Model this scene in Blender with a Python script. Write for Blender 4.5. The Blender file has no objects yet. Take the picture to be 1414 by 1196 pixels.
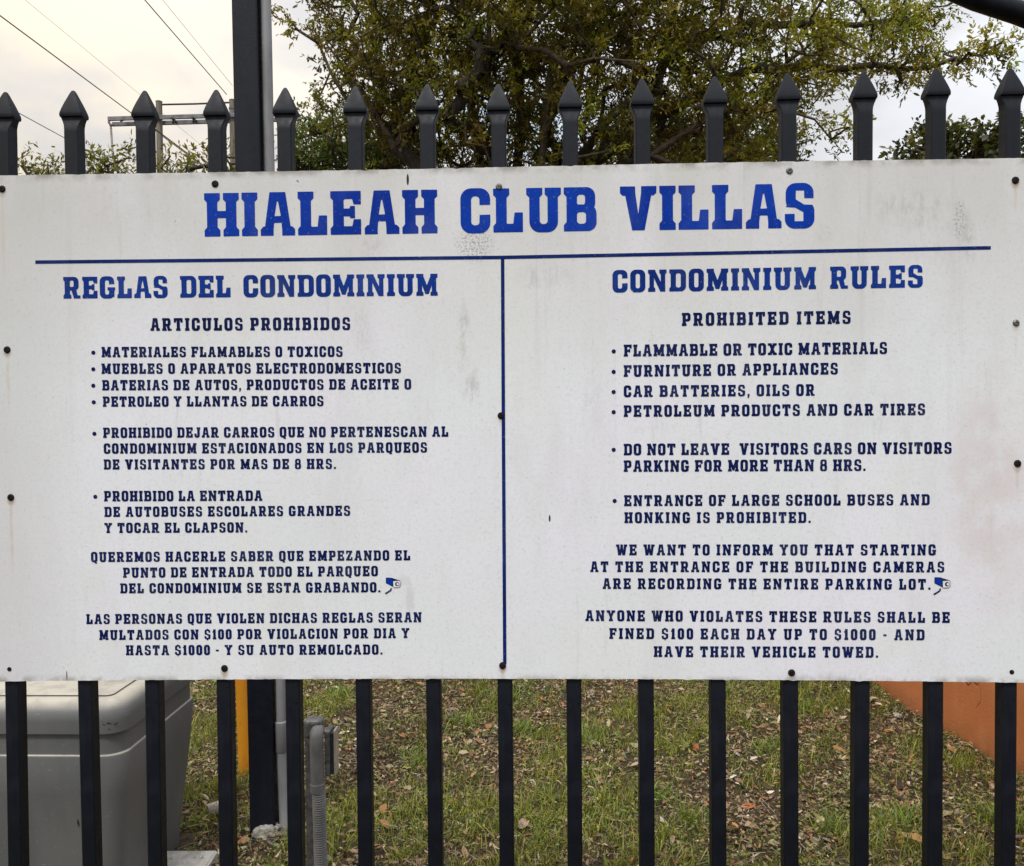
import bpy, bmesh, math, random
import numpy as np
from mathutils import Vector, Matrix
from mathutils.geometry import tessellate_polygon

random.seed(7)
RNG = np.random.default_rng(7)
scene = bpy.context.scene
COL = scene.collection

# ------------------------------------------------------------------ camera
FOC = 1150.0 / 1414.0                      # focal length in picture widths
CAM = np.array([0.0, -1.49, 1.5])
YAW, PITCH, ROLL = -0.03115176, -0.02369709, -0.00874297
_cy, _sy, _cp, _sp = math.cos(YAW), math.sin(YAW), math.cos(PITCH), math.sin(PITCH)
FWD = np.array([_sy * _cp, _cy * _cp, _sp])
_r = np.array([_cy, -_sy, 0.0]); _u = np.cross(_r, FWD)
RIGHT = math.cos(ROLL) * _r + math.sin(ROLL) * _u
UP = -math.sin(ROLL) * _r + math.cos(ROLL) * _u
cam_data = bpy.data.cameras.new("camera")
cam_data.sensor_width = 36.0
cam_data.lens = 36.0 * FOC
cam_data.clip_start = 0.05
cam_data.clip_end = 2000.0
camera = bpy.data.objects.new("camera", cam_data)
camera.matrix_world = Matrix([[RIGHT[0], UP[0], -FWD[0], CAM[0]], [RIGHT[1], UP[1], -FWD[1], CAM[1]],
                              [RIGHT[2], UP[2], -FWD[2], CAM[2]], [0, 0, 0, 1]])
COL.objects.link(camera)
scene.camera = camera

# ------------------------------------------------------------------ light
SUN_EL, SUN_AZ = math.radians(56), math.radians(203)     # azimuth clockwise from +Y
world = bpy.data.worlds.new("World"); scene.world = world
world.use_nodes = True
wn, wl = world.node_tree.nodes, world.node_tree.links
wn.clear()
w_out = wn.new("ShaderNodeOutputWorld"); w_bg = wn.new("ShaderNodeBackground")
w_bg.inputs["Strength"].default_value = 0.10
w_sky = wn.new("ShaderNodeTexSky"); w_sky.sky_type = 'NISHITA'; w_sky.sun_disc = False
w_sky.sun_elevation = SUN_EL; w_sky.sun_rotation = SUN_AZ
w_sky.air_density = 1.2; w_sky.dust_density = 2.0
w_tc = wn.new("ShaderNodeTexCoord")
w_sep = wn.new("ShaderNodeSeparateXYZ"); wl.new(w_tc.outputs["Generated"], w_sep.inputs[0])
def wmath(op, a, b=None, c=None):
    n = wn.new("ShaderNodeMath"); n.operation = op
    for i, v in enumerate((a, b, c)):
        if v is None: continue
        if isinstance(v, (int, float)): n.inputs[i].default_value = v
        else: wl.new(v, n.inputs[i])
    return n.outputs[0]
def wnoise(scale, detail, rough, stretch=1.0, off=0.0):
    m = wn.new("ShaderNodeMapping"); m.inputs["Scale"].default_value = (1, 1, stretch)
    m.inputs["Location"].default_value = (off, off, off)
    wl.new(w_tc.outputs["Generated"], m.inputs[0])
    n = wn.new("ShaderNodeTexNoise"); n.inputs["Scale"].default_value = scale
    n.inputs["Detail"].default_value = detail; n.inputs["Roughness"].default_value = rough
    wl.new(m.outputs[0], n.inputs["Vector"]); return n.outputs["Fac"]
def wmix(fac, a, b):
    n = wn.new("ShaderNodeMix"); n.data_type = 'RGBA'
    if isinstance(fac, float): n.inputs[0].default_value = fac
    else: wl.new(fac, n.inputs[0])
    for s, v in ((6, a), (7, b)):
        if isinstance(v, tuple): n.inputs[s].default_value = (*v, 1)
        else: wl.new(v, n.inputs[s])
    return n.outputs[2]
def wramp(v, lo, hi):
    n = wn.new("ShaderNodeMapRange"); n.interpolation_type = 'SMOOTHSTEP'; wl.new(v, n.inputs[0])
    n.inputs[1].default_value = lo; n.inputs[2].default_value = hi; return n.outputs[0]
# overcast luminance rises from horizon to zenith; warm in the cloud over the left horizon, cool elsewhere
w_el = wmath('MAXIMUM', w_sep.outputs[2], 0.0)
w_lum = wmath('MULTIPLY_ADD', w_el, 10.5, 6.7)
w_warm = wramp(wmath('ADD', wmath('MULTIPLY', w_sep.outputs[0], -1.25), wmath('MULTIPLY_ADD', wnoise(2.2, 3, .5), .5, -.25)), -0.05, 0.75)
w_col = wmix(w_warm, (0.955, 0.975, 1.03), (1.15, 0.995, 0.76))
w_tone = wramp(wnoise(4.2, 6, .5, 1.8, 3.0), 0.36, 0.62)
w_col = wmix(w_tone, wmix(0.85, w_col, (0.70, 0.705, 0.735)), w_col)
w_scaled = wn.new("ShaderNodeVectorMath"); w_scaled.operation = 'SCALE'
wl.new(w_col, w_scaled.inputs[0]); wl.new(w_lum, w_scaled.inputs["Scale"])
w_gap = wramp(wnoise(3.4, 5, .5, 1.6, 7.3), 0.56, 0.72)
w_blue = wn.new("ShaderNodeVectorMath"); w_blue.operation = 'MULTIPLY_ADD'
wl.new(w_sky.outputs[0], w_blue.inputs[0]); w_blue.inputs[1].default_value = (1.0, 1.0, 1.0); w_blue.inputs[2].default_value = (4.0, 5.1, 5.6)
w_fin = wmix(wmath('MULTIPLY', w_gap, 0.65), w_scaled.outputs[0], w_blue.outputs[0])
wl.new(w_fin, w_bg.inputs["Color"]); wl.new(w_bg.outputs[0], w_out.inputs["Surface"])

sun_data = bpy.data.lights.new("sun", 'SUN')
sun_data.energy = 2.3; sun_data.angle = math.radians(12); sun_data.color = (1.0, 0.985, 0.97)
sun = bpy.data.objects.new("sun", sun_data); COL.objects.link(sun)
_sd = Vector((math.sin(SUN_AZ) * math.cos(SUN_EL), math.cos(SUN_AZ) * math.cos(SUN_EL), math.sin(SUN_EL)))
sun.rotation_euler = _sd.to_track_quat('Z', 'Y').to_euler()
sun.location = _sd * 30

scene.view_settings.view_transform = 'Standard'
scene.view_settings.look = 'None'
scene.view_settings.exposure = 0.0
scene.view_settings.gamma = 1.0
scene.view_settings.use_curve_mapping = False
scene.cycles.max_bounces = 8
scene.cycles.transparent_max_bounces = 8

# ------------------------------------------------------------------ helpers
def at(px, py, y):
    """world point seen at a photograph position, on the vertical plane Y = y"""
    d = FWD + (px - 707) / 1150.0 * RIGHT - (py - 598) / 1150.0 * UP
    return CAM + d * ((y - CAM[1]) / d[1])
def on_ground(px, py, z=0.0):
    d = FWD + (px - 707) / 1150.0 * RIGHT - (py - 598) / 1150.0 * UP
    return CAM + d * ((z - CAM[2]) / d[2])

def tag(o, label=None, cat=None, group=None, kind=None):
    if label: o["label"] = label
    if cat: o["category"] = cat
    if group: o["group"] = group
    if kind: o["kind"] = kind
    return o
def link(name, me, mat=None, parent=None, loc=None):
    o = bpy.data.objects.new(name, me); COL.objects.link(o)
    if mat is not None and me is not None:
        for m in (mat if isinstance(mat, (list, tuple)) else [mat]): me.materials.append(m)
    if parent is not None: o.parent = parent
    if loc is not None: o.location = loc
    return o
def empty(name, loc=(0, 0, 0)):
    o = bpy.data.objects.new(name, None); COL.objects.link(o); o.location = loc; o.empty_display_size = 0.1
    return o
def from_bm(name, bm, mat, parent=None, loc=None, smooth=None):
    me = bpy.data.meshes.new(name); bm.to_mesh(me); bm.free()
    o = link(name, me, mat, parent, loc)
    if smooth is not None:
        me.polygons.foreach_set("use_smooth", [True] * len(me.polygons))
        if smooth < 3: me.set_sharp_from_angle(angle=smooth)
    return o
def np_mesh(name, verts, faces, cols=None, smooth=False):
    me = bpy.data.meshes.new(name)
    verts = np.asarray(verts, np.float32).reshape(-1, 3); faces = np.asarray(faces, np.int32)
    k = faces.shape[1]
    me.vertices.add(len(verts)); me.vertices.foreach_set("co", verts.ravel())
    me.loops.add(faces.size); me.loops.foreach_set("vertex_index", faces.ravel())
    me.polygons.add(len(faces)); me.polygons.foreach_set("loop_start", np.arange(0, faces.size, k, dtype=np.int32))
    if smooth: me.polygons.foreach_set("use_smooth", np.ones(len(faces), bool))
    if cols is not None:
        a = me.color_attributes.new("tint", 'FLOAT_COLOR', 'POINT')
        c = np.ones((len(verts), 4), np.float32); c[:, :3] = cols; a.data.foreach_set("color", c.ravel())
    me.update(calc_edges=True); me.validate()
    return me
def add_box(bm, x0, y0, z0, x1, y1, z1, bev=0.0, seg=2):
    r = bmesh.ops.create_cube(bm, size=1.0)
    for v in r['verts']:
        v.co = Vector((x0 + (v.co.x + .5) * (x1 - x0), y0 + (v.co.y + .5) * (y1 - y0), z0 + (v.co.z + .5) * (z1 - z0)))
    if bev:
        es = list({e for v in r['verts'] for e in v.link_edges})
        bmesh.ops.bevel(bm, geom=es, offset=bev, segments=seg, affect='EDGES', profile=0.6)
def add_tube(bm, pts, radii, n=10, caps=True):
    """tube of round section through pts"""
    pts = [Vector(p) for p in pts]
    if isinstance(radii, (int, float)): radii = [radii] * len(pts)
    rings = []; ref = None
    for i, p in enumerate(pts):
        t = (pts[min(i + 1, len(pts) - 1)] - pts[max(i - 1, 0)]).normalized()
        if ref is None:
            ref = Vector((0, 0, 1)) if abs(t.z) < .9 else Vector((1, 0, 0))
        a = t.cross(ref).normalized(); b = a.cross(t).normalized(); ref = b
        rings.append([bm.verts.new(p + radii[i] * (math.cos(2 * math.pi * k / n) * a + math.sin(2 * math.pi * k / n) * b)) for k in range(n)])
    for r0, r1 in zip(rings, rings[1:]):
        for k in range(n): bm.faces.new((r0[k], r0[(k + 1) % n], r1[(k + 1) % n], r1[k]))
    if caps:
        bm.faces.new(rings[0][::-1]); bm.faces.new(rings[-1])
def tube_obj(name, pts, radii, mat, parent=None, n=12, loc=None):
    bm = bmesh.new(); add_tube(bm, pts, radii, n); bmesh.ops.recalc_face_normals(bm, faces=bm.faces)
    return from_bm(name, bm, mat, parent, loc, smooth=math.radians(40))

# ------------------------------------------------------------------ materials
class Mat:
    """small wrapper round a node tree"""
    def __init__(s, name):
        s.m = bpy.data.materials.new(name); s.m.use_nodes = True
        s.n, s.l = s.m.node_tree.nodes, s.m.node_tree.links
        s.p = s.n["Principled BSDF"]; s.out = s.n["Material Output"]
        s.tc = s.n.new("ShaderNodeTexCoord")
    def sock(s, v, inp):
        if isinstance(v, (int, float)): inp.default_value = v
        elif isinstance(v, tuple): inp.default_value = (*v, 1) if len(inp.default_value) == 4 else v
        else: s.l.new(v, inp)
    def noise(s, scale, detail=4, rough=.55, coord="Object", stretch=(1, 1, 1), off=(0, 0, 0), dist=0.0):
        mp = s.n.new("ShaderNodeMapping"); mp.inputs["Scale"].default_value = stretch; mp.inputs["Location"].default_value = off
        s.l.new(s.tc.outputs[coord], mp.inputs[0])
        t = s.n.new("ShaderNodeTexNoise"); t.inputs["Scale"].default_value = scale
        t.inputs["Detail"].default_value = detail; t.inputs["Roughness"].default_value = rough
        t.inputs["Distortion"].default_value = dist
        s.l.new(mp.outputs[0], t.inputs["Vector"]); return t.outputs["Fac"]
    def ramp(s, v, lo, hi, a=0.0, b=1.0, smooth=True):
        t = s.n.new("ShaderNodeMapRange"); t.interpolation_type = 'SMOOTHSTEP' if smooth else 'LINEAR'
        s.l.new(v, t.inputs[0])
        for i, x in zip((1, 2, 3, 4), (lo, hi, a, b)): t.inputs[i].default_value = x
        return t.outputs[0]
    def math(s, op, a, b=None, c=None):
        t = s.n.new("ShaderNodeMath"); t.operation = op
        for i, v in enumerate((a, b, c)):
            if v is not None: s.sock(v, t.inputs[i])
        return t.outputs[0]
    def mix(s, fac, a, b, mode='MIX'):
        t = s.n.new("ShaderNodeMix"); t.data_type = 'RGBA'; t.blend_type = mode
        s.sock(fac, t.inputs[0]); s.sock(a, t.inputs[6]); s.sock(b, t.inputs[7]); return t.outputs[2]
    def bump(s, h, strength=.3, dist=.01):
        t = s.n.new("ShaderNodeBump"); t.inputs["Strength"].default_value = strength; t.inputs["Distance"].default_value = dist
        s.l.new(h, t.inputs["Height"]); s.l.new(t.outputs[0], s.p.inputs["Normal"])
    def set(s, **k):
        names = dict(color="Base Color", rough="Roughness", metal="Metallic", spec="Specular IOR Level")
        for a, v in k.items(): s.sock(v, s.p.inputs[names[a]])
        return s

def plain(name, a, b, scale=20, rough=.6, bump=.15, bdist=.002, metal=0.0, spec=.5, detail=5, stretch=(1, 1, 1)):
    t = Mat(name); f = t.noise(scale, detail, stretch=stretch)
    t.set(color=t.mix(t.ramp(f, .35, .65), a, b), rough=t.ramp(t.noise(scale * 2.3, 3), .3, .7, rough - .07, rough + .07), metal=metal, spec=spec)
    if bump: t.bump(t.noise(scale * 4, 4, stretch=stretch), bump, bdist)
    return t.m

# black painted steel with chalky weathering, drips and scuffs
def painted_steel(name, base, dusty):
    t = Mat(name)
    n1 = t.ramp(t.noise(9, 5, stretch=(1, 1, .25)), .42, .72)
    c = t.mix(t.math('MULTIPLY', n1, .8), base, dusty)
    spots = t.ramp(t.noise(130, 3, .6), .70, .76)
    c = t.mix(t.math('MULTIPLY', spots, .5), c, (.10, .11, .12))
    chip = t.ramp(t.noise(46, 5, .7, off=(1, 7, 2), stretch=(1, 1, .5)), .735, .75)
    c = t.mix(t.math('MULTIPLY', chip, .8), c, (.13, .075, .045))
    drip = t.ramp(t.noise(70, 4, .6, off=(2, 2, 9), stretch=(1, 1, .05)), .55, .72, 0, .45)
    c = t.mix(drip, c, dusty)
    dk = t.ramp(t.noise(60, 3, .5, off=(3, 1, 2)), .66, .72)
    c = t.mix(dk, c, (.006, .006, .007))
    t.set(color=c, rough=t.ramp(t.noise(40, 4), .3, .7, .38, .58), spec=.22)
    t.bump(t.noise(90, 4, .6), .25, .0012)
    return t.m
M_FENCE = painted_steel("black_paint", (.0042, .0056, .0095), (.012, .0155, .024))
M_POST = painted_steel("post_paint", (.0040, .0055, .0105), (.009, .012, .021))
M_RUBBER = plain("dark_plastic", (.012, .012, .013), (.022, .022, .024), 30, .5)
M_SCREW = plain("screw_black", (.005, .0045, .004), (.016, .011, .009), 300, .7, spec=.2)
M_SCREW_G = plain("screw_grey", (.20, .20, .20), (.06, .055, .05), 320, .4, metal=.6)
M_PVC = plain("grey_pvc", (.17, .17, .178), (.25, .25, .26), 14, .5, .1, stretch=(1, 1, .3))
M_PVCD = plain("grey_conduit", (.13, .135, .14), (.20, .20, .205), 18, .5, .1, stretch=(1, 1, .3))
M_FLEX = plain("flexible_grey", (.13, .13, .128), (.19, .19, .185), 20, .6)
M_ALU = plain("cast_metal", (.09, .093, .098), (.17, .17, .17), 60, .45, .3, metal=.4)
M_COVER = plain("beige_cover", (.30, .27, .23), (.38, .35, .30), 20, .5)
M_PIPE = plain("white_pipe", (.52, .48, .43), (.40, .34, .28), 25, .5)
M_ROCK = plain("limestone", (.42, .40, .36), (.20, .18, .15), 30, .9, .9, .01)
M_SLAB = plain("pale_concrete", (.50, .49, .45), (.36, .34, .30), 22, .9, .7, .006)
M_BARK = plain("bark", (.026, .021, .016), (.058, .047, .036), 22, .9, 1.0, .02, stretch=(1, 1, .3))
M_TWIG = plain("twig_bark", (.04, .03, .02), (.085, .062, .04), 30, .9, .4)
M_TWIG2 = plain("fine_twig_bark", (.12, .085, .055), (.22, .165, .11), 6, .9, .2)
M_WOOD = plain("weathered_pole", (.13, .11, .085), (.21, .18, .145), 9, .9, .5, .01, stretch=(1, 1, .06))
M_STEELGREY = plain("grey_steel", (.10, .10, .11), (.20, .20, .21), 3, .6)
M_WIRE = plain("wire_black", (.02, .02, .022), (.03, .03, .03), 5, .6, 0)
M_WIREG = plain("wire_grey", (.17, .17, .18), (.22, .22, .22), 5, .6, 0)
M_INS = plain("insulator", (.33, .29, .26), (.42, .38, .34), 5, .4, 0)

t = Mat("yellow_orange_plastic")
f = t.ramp(t.noise(16, 6, .6, stretch=(1, 1, .35)), .45, .72)
c = t.mix(f, (.60, .24, .010), (.45, .165, .012)); c = t.mix(t.ramp(t.noise(70, 4), .62, .75), c, (.20, .09, .02))
t.set(color=c, rough=.5); t.bump(t.noise(80, 3), .1, .002); M_ORANGEPOLE = t.m

t = Mat("orange_stucco")
n1 = t.noise(2.4, 5, .55); c = t.mix(t.ramp(n1, .35, .7), (.45, .155, .055), (.52, .20, .078))
c = t.mix(t.ramp(t.noise(28, 5, .65, off=(4, 4, 1)), .62, .70, 0, .55), c, (.34, .11, .045))
c = t.mix(t.ramp(t.noise(38, 3, .6, off=(9, 2, 6)), .735, .76), c, (.62, .50, .40))
crk = t.n.new("ShaderNodeTexVoronoi"); crk.feature = 'DISTANCE_TO_EDGE'; crk.inputs["Scale"].default_value = 1.7
mp = t.n.new("ShaderNodeMapping"); t.l.new(t.tc.outputs["Object"], mp.inputs[0]); mp.inputs["Scale"].default_value = (1, 1, .8)
wob = t.n.new("ShaderNodeVectorMath"); wob.operation = 'MULTIPLY_ADD'
nn = t.n.new("ShaderNodeTexNoise"); nn.inputs["Scale"].default_value = 6; t.l.new(mp.outputs[0], nn.inputs["Vector"])
t.l.new(nn.outputs["Color"], wob.inputs[0]); wob.inputs[1].default_value = (.25,) * 3; t.l.new(mp.outputs[0], wob.inputs[2])
t.l.new(wob.outputs[0], crk.inputs["Vector"])
ck = t.math('MULTIPLY', t.ramp(crk.outputs[0], .002, .008, 1, 0), t.ramp(t.noise(1.8, 2, off=(5, 0, 0)), .60, .66))
c = t.mix(t.math('MULTIPLY', ck, .75), c, (.10, .04, .025))
wz = t.n.new("ShaderNodeSeparateXYZ"); t.l.new(t.tc.outputs["Object"], wz.inputs[0])
splash = t.math('MULTIPLY', t.ramp(t.math('ADD', wz.outputs[2], t.math('MULTIPLY', t.noise(9, 5, .7, off=(1, 1, 1)), .30)), .12, .26, 1, 0), .40)
c = t.mix(splash, c, (.17, .085, .045))
c = t.mix(t.ramp(t.noise(5, 5, .65, stretch=(1, 1, .22), off=(3, 9, 0)), .50, .68, 0, .4), c, (.56, .25, .13))
t.set(color=c, rough=.9, spec=.2)
t.bump(t.math('SUBTRACT', t.noise(85, 5, .65), t.math('MULTIPLY', ck, 1.5)), .45, .006); M_STUCCO = t.m

t = Mat("grey_box_polymer")
c = t.mix(t.ramp(t.noise(3.5, 4, stretch=(1, 1, .4)), .35, .68), (.098, .103, .104), (.135, .135, .131))
c = t.mix(t.ramp(t.noise(120, 3, .6), .63, .72, 0, .35), c, (.30, .29, .27))
c = t.mix(t.ramp(t.noise(24, 5, .7, off=(2, 2, 2), stretch=(1.4, 1, .5)), .70, .735, 0, .9), c, (.035, .034, .033))
c = t.mix(t.ramp(t.noise(18, 6, .75, off=(5, 1, 2), stretch=(.25, 1, 1.6)), .655, .68, 0, .5), c, (.30, .295, .28))
c = t.mix(t.ramp(t.noise(5, 5, .6, off=(0, 3, 7), stretch=(1.5, 1, .3)), .5, .68, 0, .5), c, (.085, .083, .078))
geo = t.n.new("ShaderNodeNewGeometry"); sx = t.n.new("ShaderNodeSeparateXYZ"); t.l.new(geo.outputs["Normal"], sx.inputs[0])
# light from above painted into the colour: upward faces turn pale tan
top_light = t.math('MULTIPLY', t.ramp(sx.outputs[2], .45, .98), t.ramp(t.noise(14, 6, .65), .25, .6, .55, 1))
c = t.mix(t.math('MULTIPLY', top_light, .85), c, (.52, .48, .40))
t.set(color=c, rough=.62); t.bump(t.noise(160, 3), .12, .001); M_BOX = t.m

# leaves: colour per leaf, light passes through
def leaf_mat(name, sat=1.0, trans=.35, rough=.45, spec=.4):
    t = Mat(name)
    a = t.n.new("ShaderNodeAttribute"); a.attribute_name = "tint"
    c = t.mix(t.ramp(t.noise(60, 2), .3, .7, 0, .25), a.outputs["Color"], (.03, .035, .01))
    t.set(color=c, rough=rough, spec=spec)
    if trans:
        tr = t.n.new("ShaderNodeBsdfTranslucent"); mx = t.n.new("ShaderNodeMixShader"); mx.inputs[0].default_value = trans
        br = t.mix(1.0, a.outputs["Color"], (1.5, 1.5, .8), 'MULTIPLY')
        t.l.new(br, tr.inputs[0]); t.l.new(t.p.outputs[0], mx.inputs[1]); t.l.new(tr.outputs[0], mx.inputs[2])
        t.l.new(mx.outputs[0], t.out.inputs[0])
    return t.m
M_LEAF = leaf_mat("tree_leaf", trans=.30)
M_BLADE = leaf_mat("grass_blade", trans=.25, rough=.5)
M_DRY = leaf_mat("dry_leaf", trans=.12, rough=.7, spec=.25)

# soil
t = Mat("soil")
f1 = t.noise(1.6, 5, .6); f2 = t.noise(26, 6, .7); f3 = t.noise(110, 4, .7)
c = t.mix(t.ramp(f2, .35, .65), (.036, .026, .016), (.12, .088, .055))
c = t.mix(t.ramp(f1, .48, .62, 0, .6), c, (.045, .052, .018))
c = t.mix(t.ramp(f3, .60, .68), c, (.20, .16, .11))
c = t.mix(t.ramp(t.noise(75, 3, .6, off=(3, 3, 3)), .70, .74), c, (.42, .38, .32))
t.set(color=c, rough=.95, spec=.2); t.bump(t.math('ADD', f2, t.math('MULTIPLY', f3, .5)), .9, .03); M_SOIL = t.m

# ------------------------------------------------------------------ lettering: a block slab-serif alphabet, cap height 1
GX = np.linspace(-.12, 1.22, 112); GY = np.linspace(-.30, 1.12, 118)
PX, PY = np.meshgrid(GX, GY)
def s_poly(pts):
    d = np.full(PX.shape, 1e9); inside = np.zeros(PX.shape, bool); n = len(pts)
    for i in range(n):
        ax, ay = pts[i]; bx, by = pts[(i + 1) % n]
        ex, ey = bx - ax, by - ay; wx, wy = PX - ax, PY - ay
        h = np.clip((wx * ex + wy * ey) / (ex * ex + ey * ey + 1e-12), 0, 1)
        d = np.minimum(d, (wx - ex * h) ** 2 + (wy - ey * h) ** 2)
        if abs(ey) > 1e-12:
            inside ^= ((ay > PY) != (by > PY)) & (PX < ex * (PY - ay) / ey + ax)
    d = np.sqrt(d); return np.where(inside, -d, d)
def s_box(x0, y0, x1, y1, r=0.0):
    cx, cy, hx, hy = (x0 + x1) / 2, (y0 + y1) / 2, (x1 - x0) / 2 - r, (y1 - y0) / 2 - r
    qx, qy = np.abs(PX - cx) - hx, np.abs(PY - cy) - hy
    return np.hypot(np.maximum(qx, 0), np.maximum(qy, 0)) + np.minimum(np.maximum(qx, qy), 0) - r
def U(*a):
    r = a[0]
    for x in a[1:]: r = np.minimum(r, x)
    return r
def S(a, *b):
    for x in b: a = np.maximum(a, -x)
    return a
ST, SW, SH, CH = .235, .36, .14, .06          # stem, serif width, serif height, chamfer
def foot(cx, y=0.0, up=1, w=SW, s=ST):
    h, c = SH * up, (SH + CH) * up
    return s_poly([(cx - w / 2, y), (cx + w / 2, y), (cx + w / 2, y + h), (cx + s / 2, y + c), (cx - s / 2, y + c), (cx - w / 2, y + h)])
def stem(cx, y0=0.0, y1=1.0, s=ST): return s_box(cx - s / 2, y0, cx + s / 2, y1)
def ibeam(cx, w=SW, s=ST): return U(stem(cx, s=s), foot(cx, w=w, s=s), foot(cx, 1, -1, w=w, s=s))
def ring(w, x0=0, y0=-.015, y1=1.015, r=.24, s=ST, hb=.17, ri=.09):
    return S(s_box(x0, y0, w, y1, r), s_box(x0 + s, y0 + hb, w - s, y1 - hb, ri))
GLYPHS = {}
def make_glyphs():
    g = {}; cx = .175
    g['I'] = (.35, ibeam(cx))
    g['H'] = (.80, U(ibeam(cx), ibeam(.625), s_box(.2, .43, .6, .58)))
    g['A'] = (.80, S(U(s_poly([(.075, 0), (.22, 1), (.58, 1), (.725, 0)]), s_poly([(0, 0), (.29, 0), (.29, SH), (.25, SH + .06), (.06, SH + .06), (0, SH)]),
                       s_poly([(.80, 0), (.51, 0), (.51, SH), (.55, SH + .06), (.74, SH + .06), (.80, SH)])),
                     s_poly([(.315, .44), (.378, .80), (.422, .80), (.485, .44)]), s_poly([(.29, -.1), (.29, SH), (.305, .30), (.495, .30), (.51, SH), (.51, -.1)])))
    arm_t = s_poly([(.1, 1), (.70, 1), (.70, .70), (.54, .70), (.51, .83), (.1, .83)])
    arm_b = s_poly([(.1, 0), (.70, 0), (.70, .34), (.54, .34), (.51, .18), (.1, .18)])
    g['E'] = (.71, U(ibeam(cx), arm_t, arm_b, s_poly([(.2, .43), (.44, .43), (.46, .38), (.56, .38), (.56, .65), (.46, .65), (.44, .59), (.2, .59)])))
    g['F'] = (.69, U(ibeam(cx), arm_t, s_poly([(.2, .40), (.44, .40), (.46, .35), (.56, .35), (.56, .62), (.46, .62), (.44, .56), (.2, .56)])))
    g['L'] = (.68, U(ibeam(cx), s_poly([(.1, 0), (.67, 0), (.67, .44), (.49, .44), (.46, .18), (.1, .18)])))
    g['T'] = (.74, U(stem(.37), foot(.37), s_box(.0, .83, .74, 1), s_poly([(0, 1), (0, .67), (.15, .67), (.18, .85)]), s_poly([(.74, 1), (.74, .67), (.59, .67), (.56, .85)])))
    cut = s_box(.40, .40, .9, .64)
    g['C'] = (.68, S(ring(.68), cut))
    g['G'] = (.72, U(S(ring(.68), s_box(.40, .49, .9, .66)), s_box(.37, .37, .72, .50), s_box(.455, .06, .68, .50)))
    g['O'] = (.68, ring(.68)); g['0'] = (.62, ring(.62))
    g['Q'] = (.68, U(ring(.68), s_poly([(.32, .02), (.50, .14), (.64, -.15), (.42, -.15)])))
    g['D'] = (.75, U(S(U(s_box(.06, 0, .75, 1, .24), s_box(.06, 0, .5, 1)), s_box(.285, .165, .525, .835, .09)), foot(cx), foot(cx, 1, -1)))
    bowl_t = lambda y0, w=.70: S(U(s_box(.06, y0, w, 1, .20), s_box(.06, y0, .45, 1)), s_box(.285, y0 + .15, w - .22, .845, .07))
    g['P'] = (.71, U(bowl_t(.36), ibeam(cx)))
    g['B'] = (.74, U(bowl_t(.44, .71), S(U(s_box(.06, 0, .74, .60, .20), s_box(.06, 0, .45, .6)), s_box(.285, .155, .51, .44, .07)), foot(cx), foot(cx, 1, -1)))
    g['R'] = (.79, U(bowl_t(.38, .71), ibeam(cx), s_poly([(.36, .46), (.58, .46), (.66, .13), (.79, .13), (.79, 0), (.49, 0)])))
    g['U'] = (.78, U(S(s_box(.065, -.015, .715, 1.4, .24), s_box(.29, .16, .49, 1.5, .09), s_box(0, 1, 1, 1.6)), foot(cx, 1, -1), foot(.605, 1, -1)))
    g['J'] = (.60, U(S(s_box(0, -.015, .54, 1.4, .22), s_box(.20, .16, .315, 1.5, .05), s_box(0, 1, 1, 1.6), s_box(-.1, .38, .25, 1.6)), foot(.425, 1, -1)))
    g['V'] = (.82, S(U(s_poly([(.08, 1), (.27, 0), (.55, 0), (.74, 1)]), foot(.175, 1, -1), foot(.645, 1, -1)), s_poly([(.335, 1.1), (.335, .86), (.41, .30), (.485, .86), (.485, 1.1)])))
    g['Y'] = (.80, S(U(s_poly([(.06, 1), (.29, .42), (.29, 0), (.51, 0), (.51, .42), (.74, 1)]), foot(.17, 1, -1), foot(.63, 1, -1), foot(.40)), s_poly([(.33, 1.1), (.33, .86), (.40, .58), (.47, .86), (.47, 1.1)])))
    g['W'] = (1.08, S(U(s_poly([(.06, 1), (.20, 0), (.46, 0), (.54, .4), (.62, 0), (.88, 0), (1.02, 1)]), foot(.17, 1, -1), foot(.91, 1, -1)),
                      s_poly([(.31, 1.1), (.31, .86), (.345, .32), (.43, .74), (.43, 1.1)]), s_poly([(.77, 1.1), (.77, .86), (.735, .32), (.65, .74), (.65, 1.1)])))
    g['M'] = (.98, U(ibeam(.16, .32, .19), ibeam(.82, .32, .19), s_poly([(.10, 1), (.28, 1), (.49, .46), (.70, 1), (.88, 1), (.57, .08), (.41, .08)])))
    g['N'] = (.84, U(ibeam(.16, .32, .19), S(ibeam(.68, .32, .19), s_poly([(.5, -.2), (.5, .3), (.58, .3), (.585, -.2)]), s_box(.775, -.1, .9, .3)), s_poly([(.10, 1), (.30, 1), (.775, 0), (.56, 0)])))
    g['K'] = (.82, U(ibeam(cx), s_poly([(.2, .32), (.50, .87), (.50, 1), (.80, 1), (.80, .87), (.70, .87), (.2, .10)]), s_poly([(.36, .56), (.54, .66), (.72, .13), (.82, .13), (.82, 0), (.50, 0)])))
    g['X'] = (.80, U(s_poly([(.07, 1), (.32, 1), (.73, 0), (.48, 0)]), s_poly([(.73, 1), (.48, 1), (.07, 0), (.32, 0)]), foot(.175), foot(.625), foot(.175, 1, -1), foot(.625, 1, -1)))
    g['Z'] = (.68, U(s_box(.0, .83, .66, 1), s_box(.0, 0, .68, .17), s_poly([(.42, .9), (.66, .9), (.26, .1), (.0, .1)]), s_box(0, .68, .15, .9), s_box(.53, .1, .68, .34)))
    g['1'] = (.40, U(stem(.22), foot(.22, w=.36), s_poly([(.02, .80), (.12, .84), (.12, .98), (.33, 1), (.33, .74), (.02, .70)])))
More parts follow.
